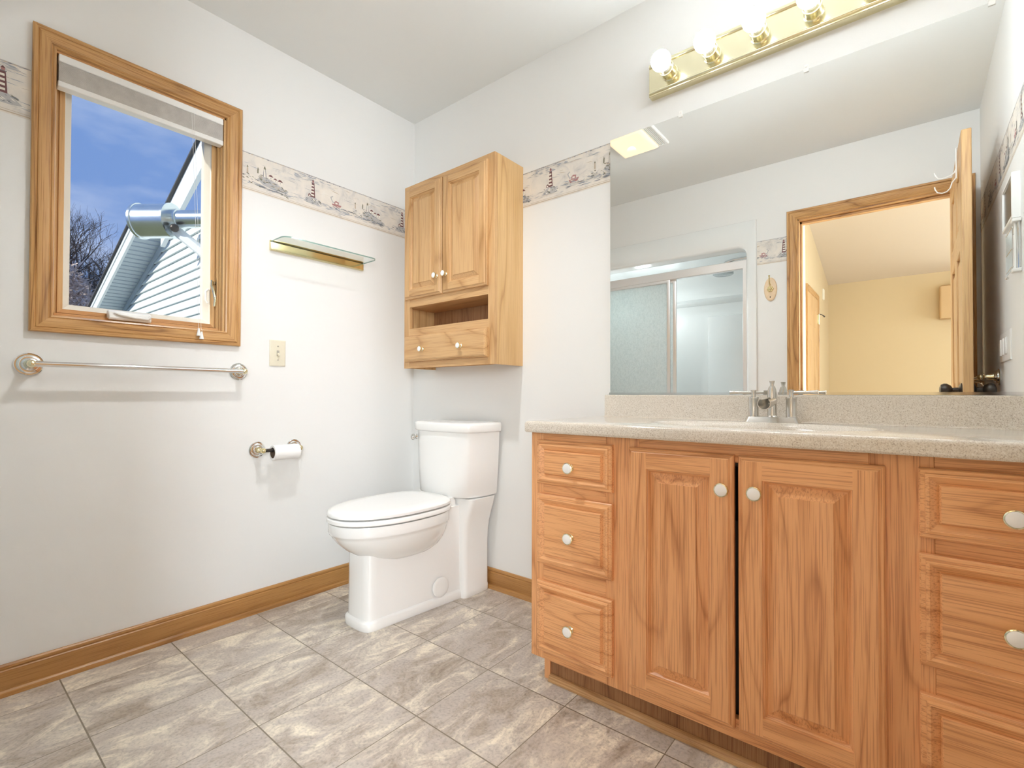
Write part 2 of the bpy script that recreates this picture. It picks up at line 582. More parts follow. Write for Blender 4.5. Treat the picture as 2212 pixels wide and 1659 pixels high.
def lathe(bm, prof, o, d, n=28, mat=0, mats=None):
    """prof: (radius, distance along d)"""
    d, a, b = axes(d)
    o = Vector(o)
    rows = []
    for r, h in prof:
        if r < 1e-6:
            rows.append([bm.verts.new(o + d * h)])
        else:
            rows.append([bm.verts.new(o + d * h + a * r * math.cos(2 * PI * k / n) + b * r * math.sin(2 * PI * k / n)) for k in range(n)])
    for q, (A, B) in enumerate(zip(rows[:-1], rows[1:])):
        mi = mats[q] if mats else mat
        for k in range(n):
            j = (k + 1) % n
            if len(A) == 1 and len(B) == 1:
                continue
            if len(A) == 1:
                f = bm.faces.new((A[0], B[j], B[k]))
            elif len(B) == 1:
                f = bm.faces.new((A[k], A[j], B[0]))
            else:
                f = bm.faces.new((A[k], A[j], B[j], B[k]))
            f.material_index = mi


def sphere(bm, c, r, mat=0, n=24, sx=1, sy=1, sz=1):
    prof = [(r * math.sin(PI * k / 14), -r * math.cos(PI * k / 14)) for k in range(15)]
    prof[0] = (0, -r)
    prof[-1] = (0, r)
    v0 = len(bm.verts)
    bm.verts.ensure_lookup_table()
    lathe(bm, prof, (0, 0, 0), (0, 0, 1), n, mat)
    bm.verts.ensure_lookup_table()
    for v in bm.verts[v0:]:
        v.co = Vector((v.co.x * sx + c[0], v.co.y * sy + c[1], v.co.z * sz + c[2]))


def tube(bm, pts, r, n=12, mat=0, cap=True):
    pts = [Vector(p) for p in pts]
    rr = r if isinstance(r, (list, tuple)) else [r] * len(pts)
    prev = None
    rings = []
    for i, p in enumerate(pts):
        d = (pts[min(i + 1, len(pts) - 1)] - pts[max(i - 1, 0)]).normalized()
        if prev is None:
            _, a, b = axes(d)
        else:
            a = prev - d * prev.dot(d)
            a.normalize()
            b = d.cross(a)
        prev = a
        rings.append([p + a * rr[i] * math.cos(2 * PI * k / n) + b * rr[i] * math.sin(2 * PI * k / n) for k in range(n)])
    loft(bm, rings, mat, cap, cap)


def arc(c, r, a0, a1, n, plane):
    out = []
    for k in range(n + 1):
        t = a0 + (a1 - a0) * k / n
        u, v = r * math.cos(t), r * math.sin(t)
        out.append(Vector(c) + Vector(plane[0]) * u + Vector(plane[1]) * v)
    return out


def ringframe(bm, P, a0, a1, b0, b1, rings, mv=0, mh=0, fill=None, openb=False, side=None):
    """nested rectangular rings: P(a,b,h) -> point; rings = [(inset,h)]; openb leaves the bottom side out"""
    vr = []
    for s, h in rings:
        bb = b0 if openb else b0 + s
        vr.append([bm.verts.new(P(*q, h)) for q in ((a0 + s, bb), (a1 - s, bb), (a1 - s, b1 - s), (a0 + s, b1 - s))])
    for A, B in zip(vr[:-1], vr[1:]):
        for i in range(4):
            if openb and i == 0:
                continue
            j = (i + 1) % 4
            bm.faces.new((A[i], A[j], B[j], B[i])).material_index = mv if i in (1, 3) else mh
    if fill is not None:
        bm.faces.new(vr[-1]).material_index = fill
    return vr


def finish(bm, name, mats, parent=None, ang=35, bevel=0.0, seg=2, org=None, sub=0):
    """link the bmesh (in world coordinates) as one object; origin at the bottom centre, or the parent's base"""
    bmesh.ops.remove_doubles(bm, verts=bm.verts, dist=1e-6)
    bmesh.ops.recalc_face_normals(bm, faces=bm.faces)
    me = bpy.data.meshes.new(name)
    if parent is not None:
        o0 = Vector(root_loc(parent))
    elif org is not None:
        o0 = Vector(org)
    else:
        xs = [v.co for v in bm.verts]
        o0 = Vector(((min(v.x for v in xs) + max(v.x for v in xs)) / 2, (min(v.y for v in xs) + max(v.y for v in xs)) / 2, min(v.z for v in xs)))
    for v in bm.verts:
        v.co -= o0
    bm.to_mesh(me)
    bm.free()
    ms = mats if isinstance(mats, (list, tuple)) else [mats]
    for m in ms:
        me.materials.append(m)
    for p in me.polygons:
        p.use_smooth = True
    me.set_sharp_from_angle(angle=math.radians(ang))
    o = bpy.data.objects.new(name, me)
    COL.objects.link(o)
    if parent is not None:
        o.parent = parent
    else:
        o.location = o0
    if bevel > 0:
        b = o.modifiers.new('bevel', 'BEVEL')
        b.width = bevel
        b.segments = seg
        b.limit_method = 'ANGLE'
        b.angle_limit = math.radians(40)
        b.harden_normals = False
    if sub:
        s = o.modifiers.new('sub', 'SUBSURF')
        s.levels = s.render_levels = sub
    return o


def root_loc(o):
    while o.parent is not None:
        o = o.parent
    return o.location


def tag(o, label, cat, group=None):
    o['label'] = label
    o['category'] = cat
    if group:
        o['group'] = group
    return o


def thing(name, label, cat, loc, group=None):
    o = bpy.data.objects.new(name, None)
    o.empty_display_size = 0.05
    COL.objects.link(o)
    o.location = loc
    return tag(o, label, cat, group)


def struct(o):
    o['kind'] = 'structure'
    return o


def sroot(name, loc):
    o = bpy.data.objects.new(name, None)
    o.empty_display_size = 0.05
    COL.objects.link(o)
    o.location = loc
    o['kind'] = 'structure'
    return o


def dup(root, loc, label=None):
    r = root.copy()
    COL.objects.link(r)
    r.location = loc
    if label:
        r['label'] = label
    for ch in list(root.children):
        c = ch.copy()
        COL.objects.link(c)
        c.parent = r
        for g in list(ch.children):
            d = g.copy()
            COL.objects.link(d)
            d.parent = c
    return r


# ------------------------------------------------------------------ room shell
H = 2.44
RW = 2.451           # right wall
FW = -1.782          # front wall (behind the camera), door and shower openings in it
TH = 0.115
EY = -6.14           # far bedroom wall
WY0, WY1, WZ0, WZ1 = -1.484, -0.968, 1.167, 2.041      # window rough opening

b = BM(); box(b, -0.25, RW + .2, FW - 0.8, 0.3, -0.06, 0.0)
struct(finish(b, 'floor', FLOOR, org=(0, 0, 0)))
b = BM(); box(b, -0.15, RW + .15, FW - TH, 0.12, H, H + 0.06)
struct(finish(b, 'ceiling', CEIL))
b = BM(); box(b, -0.12, RW + .12, 0, 0.12, 0, H)
struct(finish(b, 'wall_back', WALL))
b = BM()
box(b, -0.12, 0, FW - TH, WY0, 0, H); box(b, -0.12, 0, WY1, 0, 0, H)
box(b, -0.12, 0, WY0, WY1, 0, WZ0); box(b, -0.12, 0, WY0, WY1, WZ1, H)
struct(finish(b, 'wall_left', WALL))
b = BM(); box(b, RW, RW + 0.12, FW - TH, 0, 0, H)
struct(finish(b, 'wall_right', WALL))
DX0, DX1, DZ = 1.600, 2.370, 2.040       # door opening
SX0, SX1, SZ = 0.0, 1.345, 2.075         # shower opening in the wall (behind the flange)
b = BM()
box(b, SX1, DX0, FW - TH, FW, 0, H); box(b, DX1, RW, FW - TH, FW, 0, H)
box(b, 0, SX1, FW - TH, FW, SZ, H); box(b, DX0, DX1, FW - TH, FW, DZ, H)
struct(finish(b, 'wall_front', WALL))

# bedroom beyond the door: left wall with a jog, far wall, right wall with window opening, vaulted ceiling
b = BM(); box(b, 1.284, 5.3, EY - .1, FW - 0.8, -0.05, -0.001); box(b, 1.45, 5.3, FW - 0.8, FW - TH, -0.05, -0.001)
struct(finish(b, 'floor_bedroom', BEDFLOOR))
ZC = lambda y: 2.44 + 0.2475 * (y - EY)
b = BM()
box(b, 1.39, 1.50, -2.78, FW - TH, 0, ZC(-2.3)); box(b, 1.18, 1.284, EY, -2.78, 0, ZC(-2.7)); box(b, 1.18, 1.39, -2.78, -2.68, 0, ZC(-2.5))
struct(finish(b, 'wall_bedroom_left', BEDWALL))
b = BM(); box(b, 1.18, 5.3, EY - .1, EY, 0, 2.6)
struct(finish(b, 'wall_bedroom_far', BEDWALL))
b = BM()
box(b, 5.2, 5.3, EY, -5.15, 0, 3.6); box(b, 5.2, 5.3, -2.85, FW - TH, 0, 3.6)
box(b, 5.2, 5.3, -5.15, -2.85, 0, .8); box(b, 5.2, 5.3, -5.15, -2.85, 2.4, 3.6)
struct(finish(b, 'wall_bedroom_right', BEDNEAR))
b = BM(); box(b, RW, 5.3, FW - TH, FW - .01, 0, 3.6); box(b, 1.4, RW, FW - TH - .012, FW - TH, H, 3.6)
box(b, DX1, RW, FW - TH - .012, FW - TH, 0, H); box(b, DX0, DX1, FW - TH - .012, FW - TH, DZ, H); box(b, 1.5, DX0, FW - TH - .012, FW - TH, 0, H)
struct(finish(b, 'wall_bedroom_near', BEDNEAR))
b = BM()
y0, y1 = EY - .1, FW - TH
v = [(1.18, y0, ZC(y0)), (5.3, y0, ZC(y0)), (5.3, y1, ZC(y1)), (1.18, y1, ZC(y1))]
loft(b, [[Vector(p) for p in v], [Vector(p) + Vector((0, 0, .08)) for p in v]])
struct(finish(b, 'ceiling_bedroom', BEDCEIL))

# ------------------------------------------------------------------ baseboards


def base_profile():
    return [(0, .092), (.006, .092), (.0095, .088), (.011, .082), (.0085, .0765), (.012, .0735), (.012, .0185),
            (.017, .0175), (.0225, .013), (.0255, .006), (.026, 0), (0, 0)]


def sweep_y(bm, prof, y0, y1, x0=0, sx=1, mat=0):
    loft(bm, [[Vector((x0 + sx * d, y, z)) for d, z in prof] for y in (y0, y1)], mat)


def sweep_x(bm, prof, x0, x1, y0=0, sy=-1, mat=0):
    loft(bm, [[Vector((x, y0 + sy * d, z)) for d, z in prof] for x in (x0, x1)], mat)


b = BM(); sweep_y(b, base_profile(), FW, 0)
struct(finish(b, 'baseboard_left', BASE['y'], ang=25))
b = BM(); sweep_x(b, base_profile(), 0.026, 1.226)
struct(finish(b, 'baseboard_back', BASE['x'], ang=25))
b = BM(); sweep_x(b, base_profile(), 1.366, 1.547, FW, 1)
struct(finish(b, 'baseboard_front', BASE['x'], ang=25))
b = BM(); sweep_y(b, base_profile(), FW, -.46, RW, -1)
struct(finish(b, 'baseboard_right', BASE['y'], ang=25))

# ------------------------------------------------------------------ window
win = sroot('window_1', (0, -1.226, 1.117))
CAS = [(0, 0), (0, .015), (.003, .018), (.012, .018), (.0145, .0145), (.0165, .0165), (.024, .017), (.044, .012), (.0475, .0085), (.0505, .0105),
       (.055, .0085), (.057, .004), (.057, 0)]
b = BM()
ringframe(b, lambda a, z, h: Vector((h, a, z)), -1.534, -0.912, 1.117, 2.097, CAS, 0, 1)
finish(b, 'window_casing', [TRIM['z'], TRIM['y']], win, ang=22)
b = BM()   # jamb liner
JX = -.105
box(b, JX, 0.0, WY0, WY0 + .008, WZ0, WZ1, 0); box(b, JX, 0.0, WY1 - .008, WY1, WZ0, WZ1, 0)
box(b, JX, 0.0, WY0, WY1, WZ1 - .008, WZ1, 1); box(b, JX, 0.0, WY0, WY1, WZ0, WZ0 + .008, 1)
# stops in front of the sash
box(b, -.044, -.034, WY1 - .018, WY1 - .008, WZ0, WZ1, 0); box(b, -.026, -.020, WY1 - .012, WY1 - .008, WZ0, WZ1, 0)
box(b, -.044, -.030, WY0 + .008, WY0 + .014, WZ0, WZ1, 0)
box(b, -.044, -.030, WY0, WY1, WZ0 + .008, WZ0 + .020, 1)
finish(b, 'jamb', [JAMBWOOD, SASHWOOD], win, bevel=.001)
b = BM()
sy0, sy1, sz0, sz1 = WY0 + .009, WY1 - .009, WZ0 + .009, WZ1 - .009
P = lambda a, z, h: Vector((-.075 + h, a, z))
ringframe(b, P, sy0, sy1, sz0, sz1, [(0, -.025), (0, .024), (.012, .024), (.014, .029), (.027, .029), (.028, .026)], 0, 1)
ringframe(b, P, sy0, sy1, sz0, sz1, [(.028, .026), (.030, .020), (.042, .010), (.047, .004), (.047, -.025)], 2, 2)
finish(b, 'sash', [JAMBWOOD, SASHWOOD, CREAMSASH], win, ang=22)
b = BM()
quad(b, [(-.075, sy0 + .044, sz0 + .044), (-.075, sy1 - .044, sz0 + .044), (-.075, sy1 - .044, sz1 - .044), (-.075, sy0 + .044, sz1 - .044)])
finish(b, 'pane', WGLASS, win)
# exterior frame flange
b = BM()
ringframe(b, lambda a, z, h: Vector((-.12 - h, a, z)), WY0 - .05, WY1 + .05, WZ0 - .05, WZ1 + .05, [(0, 0), (0, .02), (.058, .02), (.058, -.02)], 0, 0)
finish(b, 'exterior_trim', FASCIA, win)
# crank operator cover with folded handle
b = BM()
yy0, yy1 = -1.333, -1.210
loft(b, [[Vector((x, y, z)) for x, z in ((-.042, WZ0 + .02), (-.012, WZ0 + .012), (-.008, WZ0 + .020), (-.012, WZ0 + .040), (-.022, WZ0 + .047), (-.042, WZ0 + .047))] for y in (yy0, yy1)])
co = finish(b, 'crank_cover', WHITE, win, bevel=.003)
b = BM()
tube(b, [(-.010, yy0 + .015, WZ0 + .038), (-.006, yy0 + .03, WZ0 + .032), (-.004, yy0 + .07, WZ0 + .026), (-.004, yy1 - .012, WZ0 + .024), (-.006, yy1 - .004, WZ0 + .034)], [.004, .005, .0055, .005, .005])
finish(b, 'crank_handle', WHITE, win)
# sash lock lever on the right jamb
b = BM()
ly = WY1 - .008
box(b, -.052, -.036, ly - .010, ly, 1.30, 1.385)
tube(b, [(-.044, ly - .012, 1.372), (-.044, ly - .024, 1.378), (-.030, ly - .028, 1.355), (-.020, ly - .026, 1.335), (-.014, ly - .022, 1.30), (-.016, ly - .024, 1.272)], [.006, .006, .0055, .005, .0045, .004], 10)
finish(b, 'lock_lever', PALEBRASS, win, bevel=.002)
b = BM()
tube(b, [(-.050, ly - .034, 1.345), (-.052, ly - .043, 1.335), (-.052, ly - .043, 1.30), (-.050, ly - .036, 1.288)], .004, 8)
finish(b, 'keeper', WHITE, win)

# cellular shade pulled up inside the casing
sh = thing('window_shade', 'raised grey pleated cellular shade at the top of the oak window', 'window shade', (-.022, -1.226, 1.93))
y0, y1 = WY0 + .012, WY1 - .012
b = BM(); box(b, -.030, .004, y0, y1, 2.008, 2.033)
finish(b, 'headrail', WHITE, sh, bevel=.003)
b = BM()
for k in range(22):
    z = 2.007 - k * .00282
    loft(b, [[Vector((x, y, zz)) for x, zz in ((-.030, z - .0014), (-.028, z), (-.030, z - .0001), (.0005, z - .0001), (.0015, z - .0014), (.0005, z - .0028), (-.030, z - .0028))] for y in (y0 + .001, y1 - .001)])
finish(b, 'fabric', SHADE, sh, ang=60)
b = BM(); box(b, -.032, .003, y0 - .001, y1 + .001, 1.926, 1.945)
finish(b, 'bottom_rail', WHITE, sh, bevel=.003)
b = BM()
for dy in (0, .008):
    tube(b, [(.006, -1.093 + dy, 2.012), (.008, -1.090 + dy, 1.93), (.012, -1.075 + dy, 1.5), (.0195, -1.066 + dy, 1.175), (.0205, -1.062 + dy, 1.165)], .0006, 5)
finish(b, 'lift_cord', WHITE, sh)
for k, (yy, zt) in enumerate(((-1.068, 1.174), (-1.058, 1.162))):
    b = BM()
    lathe(b, [(0, 0), (.003, 0), (.004, -.008), (.0075, -.026), (.0078, -.029), (0, -.029)], (.026, yy, zt), (0, 0, 1), 14)
    finish(b, 'cord_tassel', WHITE, sh)

# ------------------------------------------------------------------ view outside
gy = 0.2
rake = lambda x: 2.834 + 0.368 * (x + 5.032)
b = BM(); box(b, -40, -0.25, -25, 25, -3.1, -3.0)
struct(finish(b, 'ground', GRASS))
gw = thing('gable_wing', 'neighbouring gable wing with pale blue siding and ribbed soffit outside the window', 'house', (-4, .3, -3.0))
b = BM()
x0, x1 = -9.0, -0.30
k = -3.0
while k < 5.2:     # lapped courses 0.1 m high, clipped by the rake
    xa = x0
    if rake(x0) < k + .1:
        xa = max(x0, (k + .1 - 2.834) / 0.368 - 5.032)
    if k + .1 > 2.98:
        xa = max(xa, -3.744 + (k + .1 - 2.84) / .44)
    if xa < x1 - .05:
        loft(b, [[Vector((x, gy - .026, k)), Vector((x, gy - .001, k + .1)), Vector((x, gy + .02, k + .1)), Vector((x, gy + .02, k))] for x in (xa, x1)])
    k += .1
finish(b, 'siding', SIDING, gw)
b = BM()
n = 46
for i in range(n):
    xa, xb = -9 + i * 4.1 / n, -9 + (i + 1) * 4.1 / n
    xm = xa + (xb - xa) * .72
    for (p, q, dz) in ((xa, xm, 0), (xm, xb, .016)):
        quad(b, [(p, gy, rake(p) + dz), (q, gy, rake(q) + dz), (q, gy - .3, rake(q) + dz), (p, gy - .3, rake(p) + dz)])
    quad(b, [(xm, gy, rake(xm)), (xm, gy, rake(xm) + .016), (xm, gy - .3, rake(xm) + .016), (xm, gy - .3, rake(xm))])
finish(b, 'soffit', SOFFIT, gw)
b = BM()
loft(b, [[Vector((x, y, rake(x) + z)) for y, z in ((gy - .3, -.012), (gy - .325, -.012), (gy - .325, .11), (gy - .335, .112), (gy - .335, .17), (gy - .3, .17))] for x in (-9, -4.9)])
finish(b, 'fascia', FASCIA, gw)
b = BM()
loft(b, [[Vector((x, y, rake(x) + z)) for y, z in ((gy - .36, .17), (gy - .36, .19), (gy + 3, .19), (gy + 3, .17))] for x in (-9, -4.9)])
finish(b, 'roof', SHINGLE, gw)
b = BM()
loft(b, [[Vector((x, y, rake(x) + z)) for y, z in ((gy - .014, -.09), (gy - .03, -.09), (gy - .03, 0), (gy - .014, 0))] for x in (-9, -4.9)])
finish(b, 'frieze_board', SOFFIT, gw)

rk = thing('rake_board', 'white slanted rake board at the right edge of the window view', 'roof trim', (-3.3, -.1, 2.4))
b = BM()
loft(b, [[Vector((x, y, 2.86 + .44 * (x + 3.744) + z)) for y, z in ((-.10, 0), (-.13, 0), (-.13, -.05), (-.14, -.05), (-.14, -.30), (-.10, -.30))] for x in (-3.95, -2.2)])
finish(b, 'board', FASCIA, rk)
b = BM()
loft(b, [[Vector((x, y, 2.86 + .44 * (x + 3.744) + z)) for y, z in ((-.16, 0), (-.16, .02), (-.10, .02), (-.10, 0))] for x in (-3.95, -2.2)])
finish(b, 'shingle_edge', SHINGLE, rk)

# metal vent drum on a pipe just outside the window
dc = Vector((-1.107, -0.914, 1.885))
dax = Vector((0.79, 0.60, 0.0)).normalized()
vt = thing('metal_vent', 'shiny metal vent drum with round end cap outside the window', 'vent', dc - Vector((0, 0, .1)))
b = BM()
lathe(b, [(0, -.098), (.045, -.098), (.05, -.094), (.075, -.094), (.080, -.098), (.094, -.098), (.097, -.094), (.097, -.082), (.092, -.080), (.092, .085), (.096, .088), (.096, .098), (.05, .10), (0, .10)], dc, dax, 40)
finish(b, 'drum', VENTM, vt, ang=30)
b = BM()
lathe(b, [(.055, .09), (.055, .135), (.048, .137), (.048, .16)], dc + Vector((0, 0, .01)), dax, 28)
tube(b, [dc + dax * .15 + Vector((0, 0, .01)), dc + dax * .72 + Vector((0, 0, .01)), dc + dax * .80 + Vector((.01, 0, .01)), dc + dax * .84 + Vector((.06, -.01, .01)), Vector((-.118, dc.y + dax.y * .84 - .01, dc.z + .01))], .048, 24)
finish(b, 'pipe', VENTM, vt, ang=30)
b = BM()
tube(b, [dc + dax * .115 + Vector((0, 0, -.055)), dc + dax * .17 + Vector((0, 0, -.10)), dc + dax * .42 + Vector((0, 0, -.30))], .028, 10)
finish(b, 'brace', FASCIA, vt)
b = BM()
sphere(b, dc + dax * .15 + Vector((0.02, -.045, -.055)), .022)
finish(b, 'clamp_knob', DARKMETAL, vt)


def bare_tree(bm, p, d, ln, r, depth, rnd):
    q = p + d * ln
    m = (p + q) / 2 + Vector((rnd.uniform(-1, 1), rnd.uniform(-1, 1), rnd.uniform(-.3, .6))) * ln * .06
    tube(bm, [p, m, q], [r, r * .85, r * .62], 4 if depth < 3 else 6, 0, False)
    if depth == 0:
        return
    for k in range(rnd.choice((2, 3, 3))):
        nd_ = (d + Vector((rnd.uniform(-1, 1), rnd.uniform(-1, 1), rnd.uniform(-.25, .75))) * .75).normalized()
        bare_tree(bm, p + (q - p) * rnd.uniform(.55, 1), nd_, ln * rnd.uniform(.62, .85), r * .6, depth - 1, rnd)


tree_spots = [(-12.4, 0.42, 'tallest bare tree, rising highest against the sky in the window', 3),
              (-13.4, 1.02, 'bare tree right beside the neighbouring soffit in the window', 8),
              (-11.2, 0.10, 'bare tree at the left edge of the window view', 12)]
for x, y, lab, sd in tree_spots:
    rnd = random.Random(sd)
    b = BM()
    tube(b, [(x, y, -3.0), (x + .05, y, -.8), (x, y + .02, 2.0)], [.13, .10, .06], 8)
    for q in range(5):
        d0 = Vector((rnd.uniform(-.5, .5), rnd.uniform(-.5, .5), 1)).normalized()
        bare_tree(b, Vector((x, y, 2.0 - .2 * q)), d0, rnd.uniform(1.0, 1.25), .036, 6, rnd)
    t = finish(b, 'bare_tree', BARK, org=(x, y, -3.0))
    tag(t, lab, 'tree', 'bare trees outside the window')
rnd = random.Random(5)
b = BM()
for k in range(2600):      # tangled brush in front of the trees
    x, y = rnd.uniform(-10.6, -9.6), rnd.uniform(-.35, .62)
    top = 3.30 - 1.9 * max(0, y - .12)
    z = rnd.uniform(.2, top) if k > 1200 else rnd.uniform(2.0, top)
    d = Vector((rnd.uniform(-1, 1), rnd.uniform(-1, 1), rnd.uniform(-.3, 1))).normalized() * rnd.uniform(.08, .24)
    q = d.cross(Vector((1, 0, 0))).normalized() * rnd.uniform(.006, .022)
    p = Vector((x, y, z))
    quad(b, [p - q, p + q, p + d + q * .4, p + d - q * .4])
for k in range(40):        # stems down to the ground
    x, y = rnd.uniform(-10.5, -9.7), rnd.uniform(-.3, .55)
    tube(b, [(x, y, -3.0), (x + rnd.uniform(-.1, .1), y + rnd.uniform(-.1, .1), 3.2 - 1.9 * max(0, y - .12))], [.02, .006], 5)
br = finish(b, 'brush', TWIG)
tag(br, 'thicket of dry brown brush low in the window view', 'brush')
br['kind'] = 'stuff'

# ------------------------------------------------------------------ wallpaper border
PER = 0.511


def draw_border(name, P, u0, u1, phase, label, seed, h=0.161):
    """P(u,v,e): along the wall, up, off the wall. phase = u of a lighthouse."""
    bm = BM()
    rn = random.Random(seed)
    loft(bm, [[P(u, 0, 0), P(u, h, 0), P(u, h, .0006), P(u, 0, .0006)] for u in (u0, u1)], 0)
    lay = [.0008]

    def poly(pts, m):
        if any(p[0] < u0 + .001 or p[0] > u1 - .001 for p in pts):
            pts = [(min(max(p[0], u0 + .001), u1 - .001), p[1]) for p in pts]
            if max(p[0] for p in pts) - min(p[0] for p in pts) < .0008:
                return
        lay[0] += .0000015
        try:
            f = bm.faces.new([bm.verts.new(P(a, c, lay[0])) for a, c in pts])
            f.material_index = m
        except ValueError:
            pass

    def stroke(a, c, ln, ht, m, tilt=0.0):
        w2 = ht / 2
        e = ln * tilt
        poly([(a - ln / 2, c - e / 2), (a - ln * .1, c - w2), (a + ln / 2, c + e / 2), (a + ln * .15, c + w2)], m)

    def band(c0, c1, m):
        poly([(u0 + .0015, c0), (u1 - .0015, c0), (u1 - .0015, c1), (u0 + .0015, c1)], m)
    band(.004, .0075, 5); band(.0115, .013, 5); band(.156, .160, 8)
    nu = int((u1 - u0) / .011)
    for k in range(nu):
        stroke(u0 + k * .011, .157 + rn.uniform(-.001, .001), .012, .004, rn.choice((2, 8, 8, 5)), rn.uniform(-.2, .2))
    k0 = int(math.floor((u0 - phase) / PER)) - 1
    k1 = int(math.ceil((u1 - phase) / PER)) + 1
    for k in range(k0, k1 + 1):
        L0 = phase + k * PER
        if L0 + .42 < u0 or L0 - .32 > u1:
            continue
        # storm cloud over the lighthouse
        for q in range(26):
            stroke(L0 + rn.gauss(-.02, .05), .143 + rn.uniform(-.014, .010), rn.uniform(.012, .04), rn.uniform(.002, .006), rn.choice((3, 8, 8)), rn.uniform(-.25, .1))
        for q in range(36):
            stroke(L0 + rn.uniform(-.25, .26), rn.uniform(.085, .145), rn.uniform(.02, .05), rn.uniform(.001, .0025), rn.choice((8, 8, 5, 3)), rn.uniform(-.2, .2))
        # open water streaks
        for q in range(70):
            stroke(L0 + rn.uniform(-.25, .26), rn.uniform(.022, .052), rn.uniform(.015, .05), rn.uniform(.0012, .004), rn.choice((3, 3, 8, 2, 6)), rn.uniform(-.12, .12))
        # striped lighthouse on a rock
        rock = [(-.045, .034), (-.028, .052), (-.012, .060), (.012, .062), (.026, .052), (.044, .034), (.02, .029), (-.02, .029)]
        poly([(L0 + a, c) for a, c in rock], 8)
        for q in range(26):
            stroke(L0 + rn.uniform(-.036, .04), rn.uniform(.032, .056), rn.uniform(.006, .02), rn.uniform(.0015, .005), rn.choice((2, 4, 2, 6, 8)), rn.uniform(-.8, .3))
        tb, tt, hb, ht = .060, .126, .0105, .0062
        nn = 9
        for q in range(nn):
            f0, f1 = q / nn, (q + 1) / nn
            w0, w1 = hb + (ht - hb) * f0, hb + (ht - hb) * f1
            c0, c1 = tb + (tt - tb) * f0, tb + (tt - tb) * f1
            poly([(L0 - w0, c0), (L0 + w0, c0), (L0 + w1, c1), (L0 - w1, c1)], 1 if q % 2 == 0 else 6)
            poly([(L0 + w0 * .55, c0), (L0 + w0, c0), (L0 + w1, c1), (L0 + w1 * .55, c1)], 1)
        poly([(L0 - .0085, .126), (L0 + .0085, .126), (L0 + .0085, .1285), (L0 - .0085, .1285)], 2)
        poly([(L0 - .0045, .1285), (L0 + .0045, .1285), (L0 + .0045, .136), (L0 - .0045, .136)], 7)
        poly([(L0 - .006, .136), (L0 + .006, .136), (L0, .143)], 1)
        poly([(L0 - .023, .060), (L0 - .010, .060), (L0 - .010, .070), (L0 - .016, .075), (L0 - .023, .070)], 1)
        poly([(L0 - .020, .062), (L0 - .013, .062), (L0 - .013, .068), (L0 - .020, .068)], 6)
        # island with houses and small light
        I0 = L0 - .195
        isl = [(-.055, .060), (-.04, .075), (-.02, .080), (.01, .072), (.04, .060), (.08, .045), (.07, .036), (.02, .036), (-.03, .042)]
        poly([(I0 + a, c) for a, c in isl], 8)
        for q in range(80):
            a = rn.uniform(-.05, .075)
            stroke(I0 + a, .074 - max(a, -.02) * .38 + rn.uniform(-.030, .004), rn.uniform(.006, .022), rn.uniform(.0015, .005), rn.choice((4, 4, 2, 2, 8, 5)), rn.uniform(-.7, .5))
        poly([(I0 - .031, .078), (I0 - .017, .078), (I0 - .020, .112), (I0 - .028, .112)], 6)
        poly([(I0 - .031, .078), (I0 - .0285, .078), (I0 - .0265, .112), (I0 - .028, .112)], 2)
        poly([(I0 - .020, .078), (I0 - .017, .078), (I0 - .020, .112), (I0 - .022, .112)], 2)
        poly([(I0 - .029, .112), (I0 - .019, .112), (I0 - .021, .120), (I0 - .024, .126), (I0 - .027, .120)], 4)
        poly([(I0 - .055, .085), (I0 - .050, .085), (I0 - .049, .105), (I0 - .0525, .112), (I0 - .055, .100)], 4)
        for hx, hz, s in ((.002, .078, 1.0), (.022, .073, .8), (.043, .068, 1.1)):
            poly([(I0 + hx - .009 * s, hz), (I0 + hx + .009 * s, hz), (I0 + hx + .009 * s, hz + .010 * s), (I0 + hx - .009 * s, hz + .010 * s)], 6)
            poly([(I0 + hx - .011 * s, hz + .010 * s), (I0 + hx + .011 * s, hz + .010 * s), (I0 + hx + .003 * s, hz + .018 * s), (I0 + hx - .004 * s, hz + .018 * s)], 1)
            stroke(I0 + hx, hz + .004, .004, .005, 2)
        for q in range(16):
            stroke(I0 + rn.uniform(-.05, .08), rn.uniform(.026, .040), rn.uniform(.02, .05), rn.uniform(.002, .005), rn.choice((2, 2, 3)), rn.uniform(-.15, .05))
        # fishing boat in surf
        B0 = L0 + .12
        poly([(B0 - .026, .062), (B0 + .026, .064), (B0 + .018, .050), (B0 - .018, .048)], 7)
        poly([(B0 - .012, .062), (B0 + .010, .063), (B0 + .012, .076), (B0 - .004, .080), (B0 - .012, .072)], 7)
        poly([(B0 - .007, .064), (B0 + .005, .064), (B0 + .005, .072), (B0 - .007, .072)], 6)
        poly([(B0 - .022, .066), (B0 - .012, .068), (B0 - .020, .100), (B0 - .034, .090)], 8)
        poly([(B0 - .019, .072), (B0 - .014, .073), (B0 - .019, .094), (B0 - .027, .088)], 6)
        for q in range(24):
            stroke(B0 + rn.uniform(-.05, .09), rn.uniform(.034, .062), rn.uniform(.01, .03), rn.uniform(.0015, .005), rn.choice((3, 3, 6, 6, 2)), rn.uniform(-.3, .1))
        # small far light on rocks
        T0 = L0 + .222
        poly([(T0 - .0035, .074), (T0 + .0035, .074), (T0 + .0025, .098), (T0 - .0025, .098)], 5)
        poly([(T0 - .004, .098), (T0 + .004, .098), (T0, .107)], 4)
        for q in range(26):
            a = rn.uniform(-.02, .055)
            stroke(T0 + a, .068 - max(a, 0) * .35 + rn.uniform(-.026, .004), rn.uniform(.005, .016), rn.uniform(.0015, .005), rn.choice((4, 2, 8, 8, 4)), rn.uniform(-.6, .3))
    o = finish(bm, name, BORDER)
    tag(o, label, 'wallpaper border', 'lighthouse wallpaper borders')
    return o


